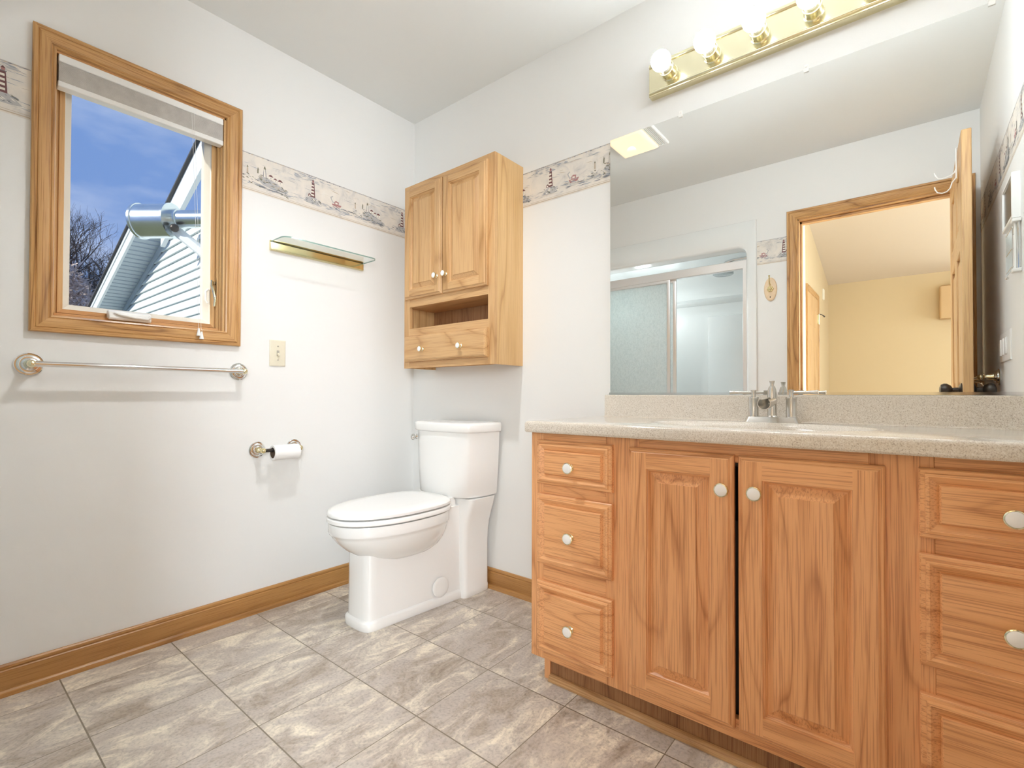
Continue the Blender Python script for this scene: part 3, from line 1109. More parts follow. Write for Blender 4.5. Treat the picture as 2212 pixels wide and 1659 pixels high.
BZ = 1.777
draw_border('wallpaper_border', lambda u, v, e: Vector((e, u, BZ + .007 + v)), FW + .002, -1.5345, -1.597, 'short piece of lighthouse border left of the oak window', 1)
draw_border('wallpaper_border', lambda u, v, e: Vector((e, u, BZ + v)), -0.9115, -0.0012, -0.5965, 'lighthouse border on the window wall, between window and wall cabinet', 2)
draw_border('wallpaper_border', lambda u, v, e: Vector((u, -e, BZ + v)), 0.0012, 1.2245, 0.932, 'lighthouse border on the back wall, ending at the big mirror', 3)
draw_border('wallpaper_border', lambda u, v, e: Vector((-u, FW + e, BZ + .009 + v)), -1.547, -1.366, -1.526, 'scrap of lighthouse border seen in mirror between shower and door casing', 4, .154)
draw_border('wallpaper_border', lambda u, v, e: Vector((RW - e, -u, BZ + v)), 0.007, 1.781, 0.55, 'lighthouse border seen in mirror running along the right wall behind the door', 5)

# ------------------------------------------------------------------ towel bar, paper holder, switch, glass shelf


def rose(bm, o, d, r, ln, mats=(0, 1)):
    """stepped round wall rose with a tapering post ending in a ball"""
    lathe(bm, [(0, 0), (r, 0), (r, r * .10), (r * .92, r * .17), (r * .84, r * .17), (r * .80, r * .30), (r * .66, r * .36), (r * .58, r * .36), (r * .52, r * .52), (r * .40, r * .56)], o, d, 36, mats[0])
    lathe(bm, [(r * .40, r * .56), (r * .36, r * .9), (r * .27, ln * .72), (r * .30, ln * .80), (r * .24, ln * .86)], o, d, 28, mats[1])
    p = Vector(o) + Vector(d) * ln
    sphere(bm, p, r * .33, mats[1], 20)


tb = thing('towel_bar', 'chrome towel bar with brass ball ends below the window', 'towel bar', (0, -1.222, 1.0123))
for yv, zv in ((-1.531, 1.0115), (-0.9135, 1.0125)):
    b = BM(); rose(b, (0, yv, zv), (1, 0, 0), .0355, .060)
    finish(b, 'bracket', [CHROME, PALEBRASS], tb, ang=30)
b = BM(); tube(b, [(.060, -1.524, 1.0115), (.060, -.920, 1.0125)], .0088, 16)
finish(b, 'rail', CHROME, tb)

th = thing('paper_holder', 'chrome and brass toilet paper holder on the wall left of the toilet', 'toilet paper holder', (0, -.758, .682))
for yv in (-0.837, -0.679):
    b = BM(); rose(b, (0, yv, .684), (1, 0, 0), .034, .062)
    finish(b, 'bracket', [CHROME, BRASS], th, ang=30)
b = BM(); tube(b, [(.062, -.832, .684), (.062, -.684, .684)], .0075, 12)
finish(b, 'roller', DARKMETAL, th)
tr = thing('toilet_paper_roll', 'nearly used up white toilet paper roll on its wall holder', 'toilet paper', (.062, -.745, .637))
b = BM()
c0 = Vector((.062, -.800, .672))
ro, ri, ln = .0315, .0225, .108
lathe(b, [(ri, 0), (ro, 0), (ro, ln), (ri, ln)], c0, (0, 1, 0), 40)
for k in range(8):
    pass
finish(b, 'paper', PAPER, tr)
b = BM()
lathe(b, [(ri, .0005), (ri - .0012, .0005), (ri - .0012, ln - .0005), (ri, ln - .0005), (ri, .0005)], c0, (0, 1, 0), 40)
finish(b, 'core', CARD, tr)

sw = thing('light_switch', 'ivory single toggle switch plate on the window wall', 'light switch', (0, -.7547, 1.044))
b = BM()
ringframe(b, lambda a, z, h: Vector((h, a, z)), -.7892, -.7203, 1.043, 1.157, [(0, 0), (0, .003), (.002, .0052), (.006, .006)], 0, 0, fill=0)
finish(b, 'plate', IVORY, sw, ang=40)
b = BM(); box(b, .005, .0068, -.7602, -.7492, 1.088, 1.112)
finish(b, 'slot', SCREW, sw)
b = BM(); loft(b, [[Vector((.006, -.7585, 1.102)), Vector((.006, -.7509, 1.102)), Vector((.006, -.7509, 1.090)), Vector((.006, -.7585, 1.090))],
                  [Vector((.020, -.7575, 1.093)), Vector((.020, -.7519, 1.093)), Vector((.020, -.7519, 1.086)), Vector((.020, -.7575, 1.086))]])
finish(b, 'toggle', IVORY, sw, bevel=.001)
for z in (1.070, 1.130):
    b = BM(); lathe(b, [(0, .0085), (.0025, .008), (.0032, .0058)], (0, -.7547, z), (1, 0, 0), 14)
    finish(b, 'screw', SCREW, sw)

gs = thing('glass_shelf', 'clear glass shelf on a brass rail between window and wall cabinet', 'shelf', (0, -.56, 1.544))
b = BM()
loft(b, [[Vector((x, y, z)) for x, z in ((0, 1.545), (.012, 1.545), (.016, 1.549), (.016, 1.575), (.013, 1.575), (.013, 1.5795), (.010, 1.5795), (.010, 1.5865), (.018, 1.5865), (.018, 1.589), (0, 1.589))] for y in (-.793, -.335)])
finish(b, 'rail', BRASS, gs, ang=30)
b = BM()
out = [Vector((.010, -.790, 0))] + [Vector(p) for p in arc((.098, -.757, 0), .033, -PI / 2, 0, 8, ((1, 0, 0), (0, 1, 0)))]
out += [Vector(p) for p in arc((.098, -.363, 0), .033, 0, PI / 2, 8, ((1, 0, 0), (0, 1, 0)))] + [Vector((.010, -.330, 0))]
vr = loft(b, [[p + Vector((0, 0, 1.580)) for p in out], [p + Vector((0, 0, 1.5855)) for p in out]])
for f in b.faces:
    f.material_index = 0 if len(f.verts) > 4 else 1
finish(b, 'glass_plate', [SGLASS, SGEDGE], gs, ang=60)

# ------------------------------------------------------------------ cabinets


def knob(parent, x, y, z, s=1.0):
    b = BM()
    R0 = .0175 * s
    lathe(b, [(R0 * .62, 0), (R0 * .62, .003), (R0 * .42, .006), (R0 * .42, .011), (R0 * .95, .0175), (R0, .020), (R0 * .97, .0225), (R0 * .86, .0235),
              (R0 * .84, .0225), (R0 * .80, .0240), (R0 * .55, .0255), (0, .0262)], (x, y, z), (0, -1, 0), 30,
          mats=[0, 0, 0, 0, 0, 0, 0, 0, 1, 1, 1])
    o = finish(b, 'knob', [PALEBRASS, KNOBW], parent, ang=40)
    o['label'] = 'white ceramic knob in a brass ring'
    return o


def drawer(parent, x0, x1, z0, z1, yb, mats, yt=.019, kx=None, edge=1.0, kn=1.0, flat=False):
    """solid wood front with stepped edge and raised centre"""
    b = BM()
    P = lambda a, z, h: Vector((a, yb - h, z))
    if flat:
        rings = [(0, 0), (0, yt * .62), (.004, yt * .62), (.006, yt * .86), (.012, yt), (.013, yt)]
    else:
        e = edge
        rings = [(0, 0), (0, yt * .55), (.003 * e, yt * .70), (.009 * e, yt * .74), (.0105 * e, yt * .90), (.016 * e, yt * .98), (.019 * e, yt * .86), (.030 * e, yt * .60),
                 (.0345 * e, yt * .98), (.0375 * e, yt), (.040 * e, yt)]
    ringframe(b, P, x0, x1, z0, z1, rings, 0, 0, fill=0)
    quad(b, [P(x0, z0, 0), P(x0, z1, 0), P(x1, z1, 0), P(x1, z0, 0)])
    d = finish(b, 'drawer', mats, parent, ang=20)
    for q in (kx or [(x0 + x1) / 2]):
        knob(d, q, yb - yt, (z0 + z1) / 2 - .008, kn)
    return d


def pdoor(parent, x0, x1, z0, z1, yb, st, mats, yt=.020, kx=None, kz=None, kn=1.0, raised=.022):
    """frame-and-panel door: stiles full height (mat 0), rails between (mat 1), raised centre panel"""
    b = BM()
    P = lambda a, z, h: Vector((a, yb - h, z))
    e = .012
    ringframe(b, P, x0, x1, z0, z1, [(0, 0), (0, yt * .55), (.003, yt * .72), (.008, yt * .78), (e, yt)], 0, 1)
    xs0, xs1, zs0, zs1 = x0 + st, x1 - st, z0 + st, z1 - st
    quad(b, [P(x0 + e, z0 + e, yt), P(xs0, z0 + e, yt), P(xs0, z1 - e, yt), P(x0 + e, z1 - e, yt)], 0)
    quad(b, [P(xs1, z0 + e, yt), P(x1 - e, z0 + e, yt), P(x1 - e, z1 - e, yt), P(xs1, z1 - e, yt)], 0)
    quad(b, [P(xs0, zs1, yt), P(xs1, zs1, yt), P(xs1, z1 - e, yt), P(xs0, z1 - e, yt)], 1)
    quad(b, [P(xs0, z0 + e, yt), P(xs1, z0 + e, yt), P(xs1, zs0, yt), P(xs0, zs0, yt)], 1)
    ringframe(b, P, xs0, xs1, zs0, zs1, [(0, yt), (.001, yt * .80), (.004, yt * .76), (.008, yt * .45), (.009, yt * .36)], 0, 1)
    ringframe(b, P, xs0, xs1, zs0, zs1, [(.009, yt * .36), (.011, yt * .34), (.011 + raised, yt * .78), (.013 + raised, yt * .92)], 0, 0, fill=0)
    quad(b, [P(x0, z0, 0), P(x0, z1, 0), P(x1, z1, 0), P(x1, z0, 0)])
    d = finish(b, 'door', mats, parent, ang=20)
    if kx is not None:
        knob(d, kx, yb - yt, kz, kn)
    return d


# wall cabinet over the toilet
wc = thing('wall_cabinet', 'light oak two door wall cabinet with open niche hanging above the toilet', 'cabinet', (.4725, 0, 1.0515))
X0, X1, Z0, Z1, YF = .168, .777, 1.0515, 1.968, -.197
b = BM()
T = .016
box(b, X0, X0 + T, YF + .018, 0, Z0 + .001, Z1)
finish(b, 'side_panel', CABSIDE, wc)
b = BM(); box(b, X1 - T, X1, YF + .018, 0, Z0 + .001, Z1)
finish(b, 'side_panel', CABSIDE, wc)
for nm, za, zb in (('top_panel', Z1 - T, Z1), ('bottom_panel', Z0 + .028, Z0 + .040), ('shelf', 1.236, 1.248), ('shelf', 1.356, 1.368)):
    b = BM(); box(b, X0 + T, X1 - T, YF + .018, 0, za, zb)
    finish(b, nm, CAB['x'], wc)
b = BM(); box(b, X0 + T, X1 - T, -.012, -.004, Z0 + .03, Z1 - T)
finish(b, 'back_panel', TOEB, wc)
b = BM()
box(b, X0, X0 + .042, YF, YF + .018, Z0, Z1, 0); box(b, X1 - .038, X1, YF, YF + .018, Z0, Z1, 0)
for za, zb in ((Z0, 1.095), (1.205, 1.249), (1.3555, 1.405), (1.925, Z1)):
    box(b, X0 + .042, X1 - .038, YF + .0003, YF + .018, za, zb, 1)
finish(b, 'face_frame', [CAB['z'], CAB['x']], wc, bevel=.0012)
pdoor(wc, .186, .456, 1.394, 1.943, YF, .042, [CAB['z'], CAB['x']], .019, .432, 1.478, .80, .018)
pdoor(wc, .464, .743, 1.394, 1.943, YF, .042, [CAB['z'], CAB['x']], .019, .494, 1.478, .80, .018)
drawer(wc, .185, .743, 1.084, 1.211, YF, CAB['x'], .019, [.333, .594], kn=.80, flat=True)

# vanity
va = thing('vanity_cabinet', 'medium oak bathroom vanity cabinet with two doors and six drawers', 'vanity', (1.82, -.24, 0))
X0, X1, Z0, Z1, YF = 1.1885, 2.447, .0725, .7985, -.474
b = BM()
box(b, X0, X0 + .016, YF + .02, -.002, Z0, Z1); box(b, X1 - .016, X1, YF + .02, -.002, Z0, Z1)
box(b, X0 + .016, X1 - .016, YF + .02, -.002, Z0, Z0 + .016)
finish(b, 'carcass', VAN['z'], va)
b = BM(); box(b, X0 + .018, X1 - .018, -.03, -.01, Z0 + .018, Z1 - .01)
box(b, 1.50, 2.15, -.43, -.425, Z0 + .02, Z1 - .2)  # near-black sheets paint the shade seen between the doors
finish(b, 'shade_backing', DARKIN, va)
b = BM()
for xa, xb in ((X0, 1.236), (1.462, 1.566), (2.090, 2.196), (2.412, X1)):
    box(b, xa, xb, YF, YF + .02, Z0, Z1, 0)
for xa, xb in ((1.236, 1.462), (1.566, 2.090), (2.196, 2.412)):
    box(b, xa, xb, YF + .0003, YF + .02, .752, Z1, 1); box(b, xa, xb, YF + .0003, YF + .02, Z0, .122, 1)
for xa, xb in ((1.236, 1.462), (2.196, 2.412)):
    box(b, xa, xb, YF + .0003, YF + .02, .590, .650, 1); box(b, xa, xb, YF + .0003, YF + .02, .312, .395, 1)
finish(b, 'face_frame', [VAN['z'], VAN['x']], va, bevel=.0012)
KY = .018
for xa, xb in ((1.2185, 1.4870), (2.1715, 2.4400)):
    for za, zb in ((.6355, .7745), (.3820, .6030), (.1035, .3250)):
        drawer(va, xa, xb, za, zb, YF, VAN['x'], .020, edge=1.0)
pdoor(va, 1.540, 1.8205, .1030, .7720, YF, .055, [VAN['z'], VAN['x']], .020, 1.798, .687, 1.0)
pdoor(va, 1.8305, 2.1175, .1030, .7720, YF, .055, [VAN['z'], VAN['x']], .020, 1.872, .687, 1.0)
b = BM()
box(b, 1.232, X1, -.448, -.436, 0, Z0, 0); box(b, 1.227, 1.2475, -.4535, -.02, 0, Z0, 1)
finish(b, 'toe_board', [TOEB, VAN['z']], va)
b = BM()
sweep_x(b, [(0, .019), (.006, .0185), (.013, .014), (.0165, .007), (.017, 0), (0, 0)], 1.249, X1, -.449, -1)
finish(b, 'toe_moulding', SHOE, va, ang=60)

# countertop with integral oval basin
ct = thing('countertop', 'speckled beige vanity top with integral oval basin and backsplash', 'countertop', (1.817, -.25, .7985))
CX0, CX1, CY0, CY1, CZ = 1.1815, 2.449, -.5035, -.0015, .8345
b = BM()
ec, erx, ery = (1.820, -.292), .300, .172
angs = sorted(set([2 * PI * k / 96 for k in range(96)] + [math.atan2(yy - ec[1], xx - ec[0]) % (2 * PI) for xx in (CX0, CX1) for yy in (CY0, CY1)]))


def on_rect(a, ins):
    c, s = math.cos(a), math.sin(a)
    t = 1e9
    if c > 1e-9: t = min(t, (CX1 - ec[0]) / c)
    if c < -1e-9: t = min(t, (CX0 - ec[0]) / c)
    if s > 1e-9: t = min(t, (CY1 - ec[1]) / s)
    if s < -1e-9: t = min(t, (CY0 - ec[1]) / s)
    x, y = ec[0] + c * t, ec[1] + s * t
    return min(max(x, CX0 + ins), CX1 - ins), min(max(y, CY0 + ins), CY1 - ins)


def ell(a, sx, sy):
    return ec[0] + math.cos(a) * sx, ec[1] + math.sin(a) * sy


# angle of an ellipse point matched to the ray angle
rings = []
for ins, z in ((.004, .7985), (.0005, .802), (0, .806), (0, .8255), (.0018, .8305), (.0050, .8335), (.0085, CZ)):
    rings.append([Vector((*on_rect(a, ins), z)) for a in angs])


def ray_ell(a, sx, sy):
    c, s = math.cos(a), math.sin(a)
    t = 1 / math.sqrt((c / sx) ** 2 + (s / sy) ** 2)
    return ec[0] + c * t, ec[1] + s * t


for f, z in ((1.02, CZ), (1.0, CZ + .0022), (.975, CZ + .0022), (.955, CZ), (.90, CZ - .006), (.87, CZ - .014), (.82, CZ - .032), (.72, CZ - .062), (.55, CZ - .09), (.34, CZ - .108), (.12, CZ - .118), (.06, CZ - .119)):
    rings.append([Vector((*ray_ell(a, erx * f, ery * f), z)) for a in angs])
loft(b, rings, 0, False, True)
finish(b, 'slab', STONE, ct, ang=40)
b = BM()
P = lambda a, z, h: Vector((a, -.0015 - h, z))
loft(b, [[Vector((x, y, z)) for y, z in ((-.0015, CZ - .002), (-.0285, CZ - .002), (-.0285, CZ + .0005), (-.0235, CZ + .002), (-.0212, CZ + .0065), (-.0205, .914), (-.0190, .9185), (-.0150, .9205), (-.0015, .9205))] for x in (1.2095, 2.449)])
finish(b, 'backsplash', STONE, ct, ang=30)
b = BM()
lathe(b, [(0, 0), (.021, 0), (.023, .002), (.012, .004), (0, .003)], (ec[0], ec[1], CZ - .119), (0, 0, 1), 24)
finish(b, 'drain', CHROME, ct)

# faucet
fx, fy, fz = 1.827, -.09, CZ + .0008
fa = thing('faucet', 'brushed nickel two handle faucet with open trough spout on the vanity top', 'faucet', (fx, fy, fz))


def rrect(cx, cy, hx, hy, r, z, n=5):
    out = []
    for sx, sy, a0 in ((1, 1, 0), (-1, 1, PI / 2), (-1, -1, PI), (1, -1, 3 * PI / 2)):
        for k in range(n + 1):
            t = a0 + PI / 2 * k / n
            out.append(Vector((cx + sx * (hx - r) + r * math.cos(t), cy + sy * (hy - r) + r * math.sin(t), z)))
    return out


b = BM()
loft(b, [rrect(fx, fy, .0765, .030, .012, fz), rrect(fx, fy, .0755, .029, .012, fz + .003), rrect(fx, fy, .068, .0225, .010, fz + .0175), rrect(fx, fy, .066, .0205, .009, fz + .0185)])
finish(b, 'base_plate', NICKEL, fa, ang=30)
for s in (-1, 1):
    hx = fx + s * .0525
    b = BM()
    lathe(b, [(.0165, .018), (.0150, .022), (.0150, .074), (.0155, .076), (.0150, .079), (.007, .080), (.0065, .084), (.0075, .096), (.0085, .101), (0, .102)], (hx, fy, fz), (0, 0, 1), 28)
    hd = finish(b, 'handle', NICKEL, fa, ang=30)
    b = BM()
    zl = fz + .0935
    rows = []
    for q, (dx, hh, hw) in enumerate(((.004, .0045, .005), (.015, .0040, .005), (.040, .0042, .0056), (.060, .0058, .007), (.070, .0072, .0082), (.0705, .0070, .0080))):
        rows.append([Vector((hx + s * dx, fy + hw * math.cos(t), zl + hh * math.sin(t))) for t in [2 * PI * k / 14 for k in range(14)]])
    loft(b, rows)
    finish(b, 'lever', NICKEL, hd, ang=40)
b = BM()
lathe(b, [(.0165, .018), (.0135, .022), (.0135, .093), (.0128, .097), (.0125, .100), (.0085, .112), (.0060, .1135), (.0055, .117), (.0080, .1285), (.0075, .1295), (0, .1295)], (fx, fy, fz), (0, 0, 1), 30)
finish(b, 'spout_column', NICKEL, fa, ang=30)
b = BM()   # open-topped trough
rows = []
for k in range(9):
    t = k / 8
    ro = .0145 + .0040 * t * t
    ri = ro - .0022
    y = fy - .006 - .100 * t
    zc = fz + .066 - .003 * math.sin(t * PI) - .006 * t * t
    aa = math.radians(-12 + 58 * max(0, 1 - t * 1.3))   # more closed towards the column
    prof = []
    N = 16
    for q in range(N + 1):
        a = PI - aa * -1 + 0
        ex = math.radians(44 + 26 * max(0, 1 - t * 1.5))
        ang0, ang1 = PI - ex, 2 * PI + ex
        a = ang0 + (ang1 - ang0) * q / N
        prof.append(Vector((fx + ro * math.cos(a), y, zc + ro * math.sin(a))))
    for q in range(N, -1, -1):
        a = ang0 + (ang1 - ang0) * q / N
        prof.append(Vector((fx + ri * math.cos(a), y, zc + ri * math.sin(a))))
    rows.append(prof)
loft(b, rows, 0)
finish(b, 'spout', NICKEL, fa, ang=50)

# ------------------------------------------------------------------ mirror
mi = thing('wall_mirror', 'large frameless mirror above the vanity reaching the right wall', 'mirror', (1.84, 0, .921))
b = BM()
box(b, 1.2262, 2.4485, -.005, -.0005, .924, 1.9434, 1)
for f in b.faces:
    if all(abs(v.co.y + .005) < 1e-6 for v in f.verts):
        f.material_index = 0
finish(b, 'glass', [MIRROR, MEDGE], mi)
b = BM(); box(b, 1.2240, 2.4485, -.0105, -.0005, .9212, .9238); box(b, 1.2240, 2.4485, -.0105, -.0085, .9238, .9295)
finish(b, 'bottom_channel', CHROME, mi)
for cx in (1.512, 1.911, 2.330):
    b = BM()
    box(b, cx - .0075, cx + .0075, -.0085, -.0052, 1.934, 1.946); box(b, cx - .0055, cx + .0055, -.0060, -.0002, 1.9445, 1.958)
    lathe(b, [(.0035, 0), (.0030, .002), (0, .0025)], (cx, -.006, 1.952), (0, -1, 0), 12)
    finish(b, 'clip', WHITE, mi, bevel=.001)

# ------------------------------------------------------------------ vanity light bar
lb = thing('vanity_light', 'polished brass bath bar light with lit globe bulbs above the mirror', 'light fixture', (1.858, 0, 2.036))
LX0, LX1, LZ0, LZ1 = 1.4015, 2.3155, 2.038, 2.161
b = BM()
P = lambda a, z, h: Vector((a, -h, z))
ringframe(b, P, LX0, LX1, LZ0, LZ1, [(0, 0), (0, .028), (.0012, .030), (.004, .030)], 0, 0, fill=0)
finish(b, 'backplate', BARBRASS, lb, ang=30)
for zc in (LZ0 + .012, LZ1 - .012):
    b = BM(); tube(b, [(LX0 + .002, -.030, zc), (LX1 - .002, -.030, zc)], .0062, 12)
    finish(b, 'trim_bead', PALEBRASS, lb)
for k in range(6):
    bx, bz = LX0 + .0805 + .151 * k, 2.0985
    b = BM()
    lathe(b, [(.030, .0295), (.030, .032), (.0265, .034), (.0255, .036), (.0255, .062), (.0275, .064), (.0275, .067), (.0245, .067), (.0215, .062), (.0, .060)], (bx, 0, bz), (0, -1, 0), 30)
    so = finish(b, 'socket_cup', BARBRASS, lb, ang=30)
    b = BM()
    prof = [(.0, .0615), (.0130, .0615), (.0130, .070), (.0165, .078)]
    R0, cc = .0345, .112
    a0 = math.asin(.0185 / R0)
    for q in range(17):
        a = PI - a0 - (PI - a0) * q / 16
        prof.append((max(0, R0 * math.sin(a)), cc + R0 * -math.cos(PI - a) * -1 * -1))
    prof = prof[:4] + [(max(0.0, R0 * math.sin(t)), cc - R0 * math.cos(t)) for t in [a0 + (PI - a0) * q / 16 for q in range(17)]]
    prof[-1] = (0, cc + R0)
    lathe(b, prof, (bx, 0, bz), (0, -1, 0), 28, mats=[1, 1, 1] + [0] * 20)
    finish(b, 'bulb', [BULB, WHITE], so, ang=50)

# ------------------------------------------------------------------ toilet
tx = .450
to = thing('toilet', 'white skirted two piece toilet with closed lid in the corner', 'toilet', (tx, -.38, 0))


def egg(yr, yn, hw, z, n=56, pw=2.6, cx=tx):
    yc = yr + (yn - yr) * .44
    out = []
    for k in range(n):
        t = 2 * PI * k / n
        c, s = math.cos(t), math.sin(t)
        if s <= 0:      # front (towards -y)
            e = 2.0 / 2.15
            x = hw * math.copysign(abs(c) ** e, c)
            y = yc - abs(yn - yc) * abs(s) ** e
        else:
            e = 2.0 / pw
            x = hw * math.copysign(abs(c) ** e, c)
            y = yc + abs(yr - yc) * abs(s) ** e
        out.append(Vector((cx + x, y, z)))
    return out


b = BM()
RZ = .418
loft(b, [egg(-.33, -.52, .05, .235), egg(-.29, -.590, .098, .252), egg(-.265, -.635, .125, .275), egg(-.25, -.680, .149, .305), egg(-.24, -.712, .166, .335), egg(-.235, -.733, .1755, .362), egg(-.233, -.738, .177, .372),
         egg(-.231, -.744, .1815, .376), egg(-.230, -.747, .183, .382), egg(-.230, -.747, .1835, RZ - .004), egg(-.231, -.746, .182, RZ), egg(-.26, -.72, .155, RZ)])
# skirted pedestal


def ped(z, ins, fr=1.0):
    yf, yb_ = -.660 + ins, -.10
    hf, hr = .088 - ins, .128 - ins
    pts = []
    N = 10
    for k in range(N + 1):   # rounded front from right to left
        t = -PI / 2 * 0 + PI * k / N
        cx_, sn = math.cos(t), math.sin(t)
        x = hf * math.copysign(abs(cx_) ** .55, cx_)
        y = yf + .048 - .048 * abs(sn) ** .7
        pts.append(Vector((tx + x, y, z)))
    pts.append(Vector((tx - hr, yb_, z)))
    pts.append(Vector((tx + hr, yb_, z)))
    return pts


loft(b, [ped(0, .001), ped(.004, -.001), ped(.030, -.001), ped(.036, .002), ped(.040, .009), ped(.30, .011), ped(.40, .012), ped(.4165, .012), ped(RZ - .0005, .014)])
# rear column under the tank
colp = []
for z, hw in ((0, .146), (.004, .148), (.028, .148), (.034, .145), (.18, .144), (.24, .145), (.29, .149), (.335, .157), (.38, .170), (.415, .182), (.440, .188), (.449, .189)):
    r = []
    for sx, sy, a0 in ((1, 1, 0), (-1, 1, PI / 2), (-1, -1, PI), (1, -1, 3 * PI / 2)):
        for k in range(5):
            t = a0 + PI / 2 * k / 4
            rad = .022
            r.append(Vector((tx + sx * (hw - rad) + rad * math.cos(t), -.105 + sy * (.083 - rad) + rad * math.sin(t), z)))
    colp.append(r)
loft(b, colp)
finish(b, 'bowl', PORC, to, ang=42)


def tank_ring(z, g, tap):
    hb, hf, yb_, yc, yf = .203 * tap + g, .172 * tap + g, -.018 + g * 0, -.205 - g, -.226 - g
    pts = [Vector((tx + hb, yb_, z)), Vector((tx + hb + .002, -.075, z)), Vector((tx + hb - .006, -.13, z)), Vector((tx + hf + .008, yc + .018, z)), Vector((tx + hf - .004, yc + .004, z))]
    for k in range(1, 12):
        t = 1 - 2 * k / 12
        pts.append(Vector((tx + (hf - .014) * t, yc - (abs(yf - yc)) * (1 - t * t) ** .9 - .001, z)))
    pts += [Vector((2 * tx - p.x, p.y, p.z)) for p in reversed(pts[:5])]
    return pts


b = BM()
loft(b, [tank_ring(.450, -.014, .92), tank_ring(.454, -.006, .925), tank_ring(.462, -.003, .93), tank_ring(.60, 0, .965), tank_ring(.752, 0, 1.0)])
finish(b, 'tank', PORC, to, ang=42)
b = BM()
loft(b, [tank_ring(.748, .004, 1.0), tank_ring(.751, .009, 1.0), tank_ring(.755, .0105, 1.0), tank_ring(.781, .0115, 1.0), tank_ring(.788, .009, 1.0), tank_ring(.7915, .003, 1.0), tank_ring(.793, -.012, 1.0)])
finish(b, 'tank_lid', PORC, to, ang=42)
b = BM()
loft(b, [egg(-.232, -.750, .182, RZ + .0045, pw=3), egg(-.230, -.754, .1855, RZ + .008, pw=3), egg(-.230, -.754, .1855, RZ + .020, pw=3), egg(-.233, -.750, .182, RZ + .024, pw=3)])
for q in (-.10, .10):
    box(b, tx + q - .012, tx + q + .012, -.62, -.60, RZ - .001, RZ + .005)
finish(b, 'seat', SEATM, to, ang=42)
b = BM()
loft(b, [egg(-.236, -.746, .178, RZ + .0285, pw=3), egg(-.233, -.752, .184, RZ + .031, pw=3), egg(-.233, -.752, .1845, RZ + .041, pw=3), egg(-.236, -.748, .180, RZ + .046, pw=3), egg(-.245, -.735, .165, RZ + .0495, pw=3), egg(-.29, -.68, .12, RZ + .052, pw=3)])
for q in (-.09, .09):
    box(b, tx + q - .010, tx + q + .010, -.62, -.60, RZ + .023, RZ + .029)
finish(b, 'seat_lid', SEATM, to, ang=42)
for q in (-.078, .078):
    b = BM()
    loft(b, [rrect(tx + q, -.218, .020, .022, .006, RZ - .001), rrect(tx + q, -.218, .019, .021, .006, RZ + .022), rrect(tx + q, -.222, .015, .014, .005, RZ + .036)])
    finish(b, 'hinge', SEATM, to, ang=35)
b = BM()
lathe(b, [(.043, 0), (.043, .004), (.040, .0065), (.030, .0075), (0, .0080)], (tx + .1085, -.300, .0805), (1, -.085, 0), 36)
finish(b, 'bolt_cap', PORC, to, ang=35)
b = BM()
lathe(b, [(.013, 0), (.013, .006), (.010, .009), (.009, .014)], (tx - .176, -.198, .716), (-.55, -.83, 0), 20)
sphere(b, (tx - .186, -.216, .714), .0125, 0, 18, 1, 1, 1.25)
finish(b, 'flush_lever', CHROME, to, ang=40)

# ------------------------------------------------------------------ ceiling fan light
fl = thing('ceiling_fan_light', 'square ceiling exhaust fan with glowing yellowed lens seen in the mirror', 'ceiling light', (.905, -.95, 2.44))
b = BM()
Pc = lambda a, y, h: Vector((a, y, H - h))
ringframe(b, Pc, .752, 1.043, -1.082, -.80, [(0, 0), (0, .010), (.004, .014), (.012, .014), (.013, .008)], 0, 0, fill=0)
for k in range(5):
    x = .988 + k * .009
    box(b, x, x + .0035, -1.068, -.812, H - .0135, H - .008)
finish(b, 'grille', WHITE, fl)
b = BM()
ringframe(b, Pc, .757, .981, -1.076, -.806, [(0, .008), (0, .016), (.012, .026), (.022, .028), (.03, .026)], 0, 0, fill=0)
finish(b, 'lens', LENS, fl, ang=30)

# ------------------------------------------------------------------ door frame and open door
dr = sroot('door_1', (1.985, FW, 0))
b = BM()
DC = [(0, 0), (0, .014), (.003, .017), (.012, .017), (.0145, .014), (.017, .0155), (.030, .0165), (.046, .011), (.050, .0085), (.054, .010), (.060, .006), (.060, 0)]
ringframe(b, lambda a, z, h: Vector((a, FW + h, z)), 1.545, 2.431, 0, 2.099, DC, 0, 1, openb=True)
finish(b, 'door_casing', [TRIM['z'], TRIM['x']], dr, ang=22)
b = BM()
box(b, DX0, DX0 + .012, FW - TH, FW + .001, 0, DZ, 0); box(b, DX1 - .004, DX1, FW - TH, FW + .001, 0, DZ, 0); box(b, DX0, DX1, FW - TH, FW + .001, DZ - .008, DZ, 1)
box(b, DX0 + .012, DX0 + .024, FW - .075, FW - .038, 0, DZ, 0); box(b, DX0, DX1, FW - .075, FW - .038, DZ - .022, DZ - .008, 1)
finish(b, 'jamb', [TRIM['z'], TRIM['x']], dr, bevel=.001)
lf = thing('door_leaf', 'oak six panel bathroom door standing open, seen edge on in the mirror', 'door', (2.345, -1.375, .012))
LX, LXr, LY0, LY1 = 2.3285, 2.3615, -1.757, -.995
b = BM()
DOORM = [wood('door_oak_upright', (0.62, 0.40, 0.19), (0.56, 0.34, 0.15), (0.42, 0.23, 0.09), 'z', 5, .3, .4), wood('door_oak_rail', (0.62, 0.40, 0.19), (0.56, 0.34, 0.15), (0.42, 0.23, 0.09), 'y', 5, .3, .4)]
st = .112
ym = (LY0 + LY1) / 2
for ya, yb_ in ((LY0, LY0 + st), (LY1 - st, LY1), (ym - .05, ym + .05)):
    box(b, LX, LXr, ya, yb_, .012, 2.033, 0)
for za, zb in ((.012, .23), (.82, .95), (1.55, 1.66), (1.92, 2.033)):
    box(b, LX + .0003, LXr - .0003, LY0 + st, LY1 - st, za, zb, 1)
finish(b, 'frame', DOORM, lf, bevel=.004)
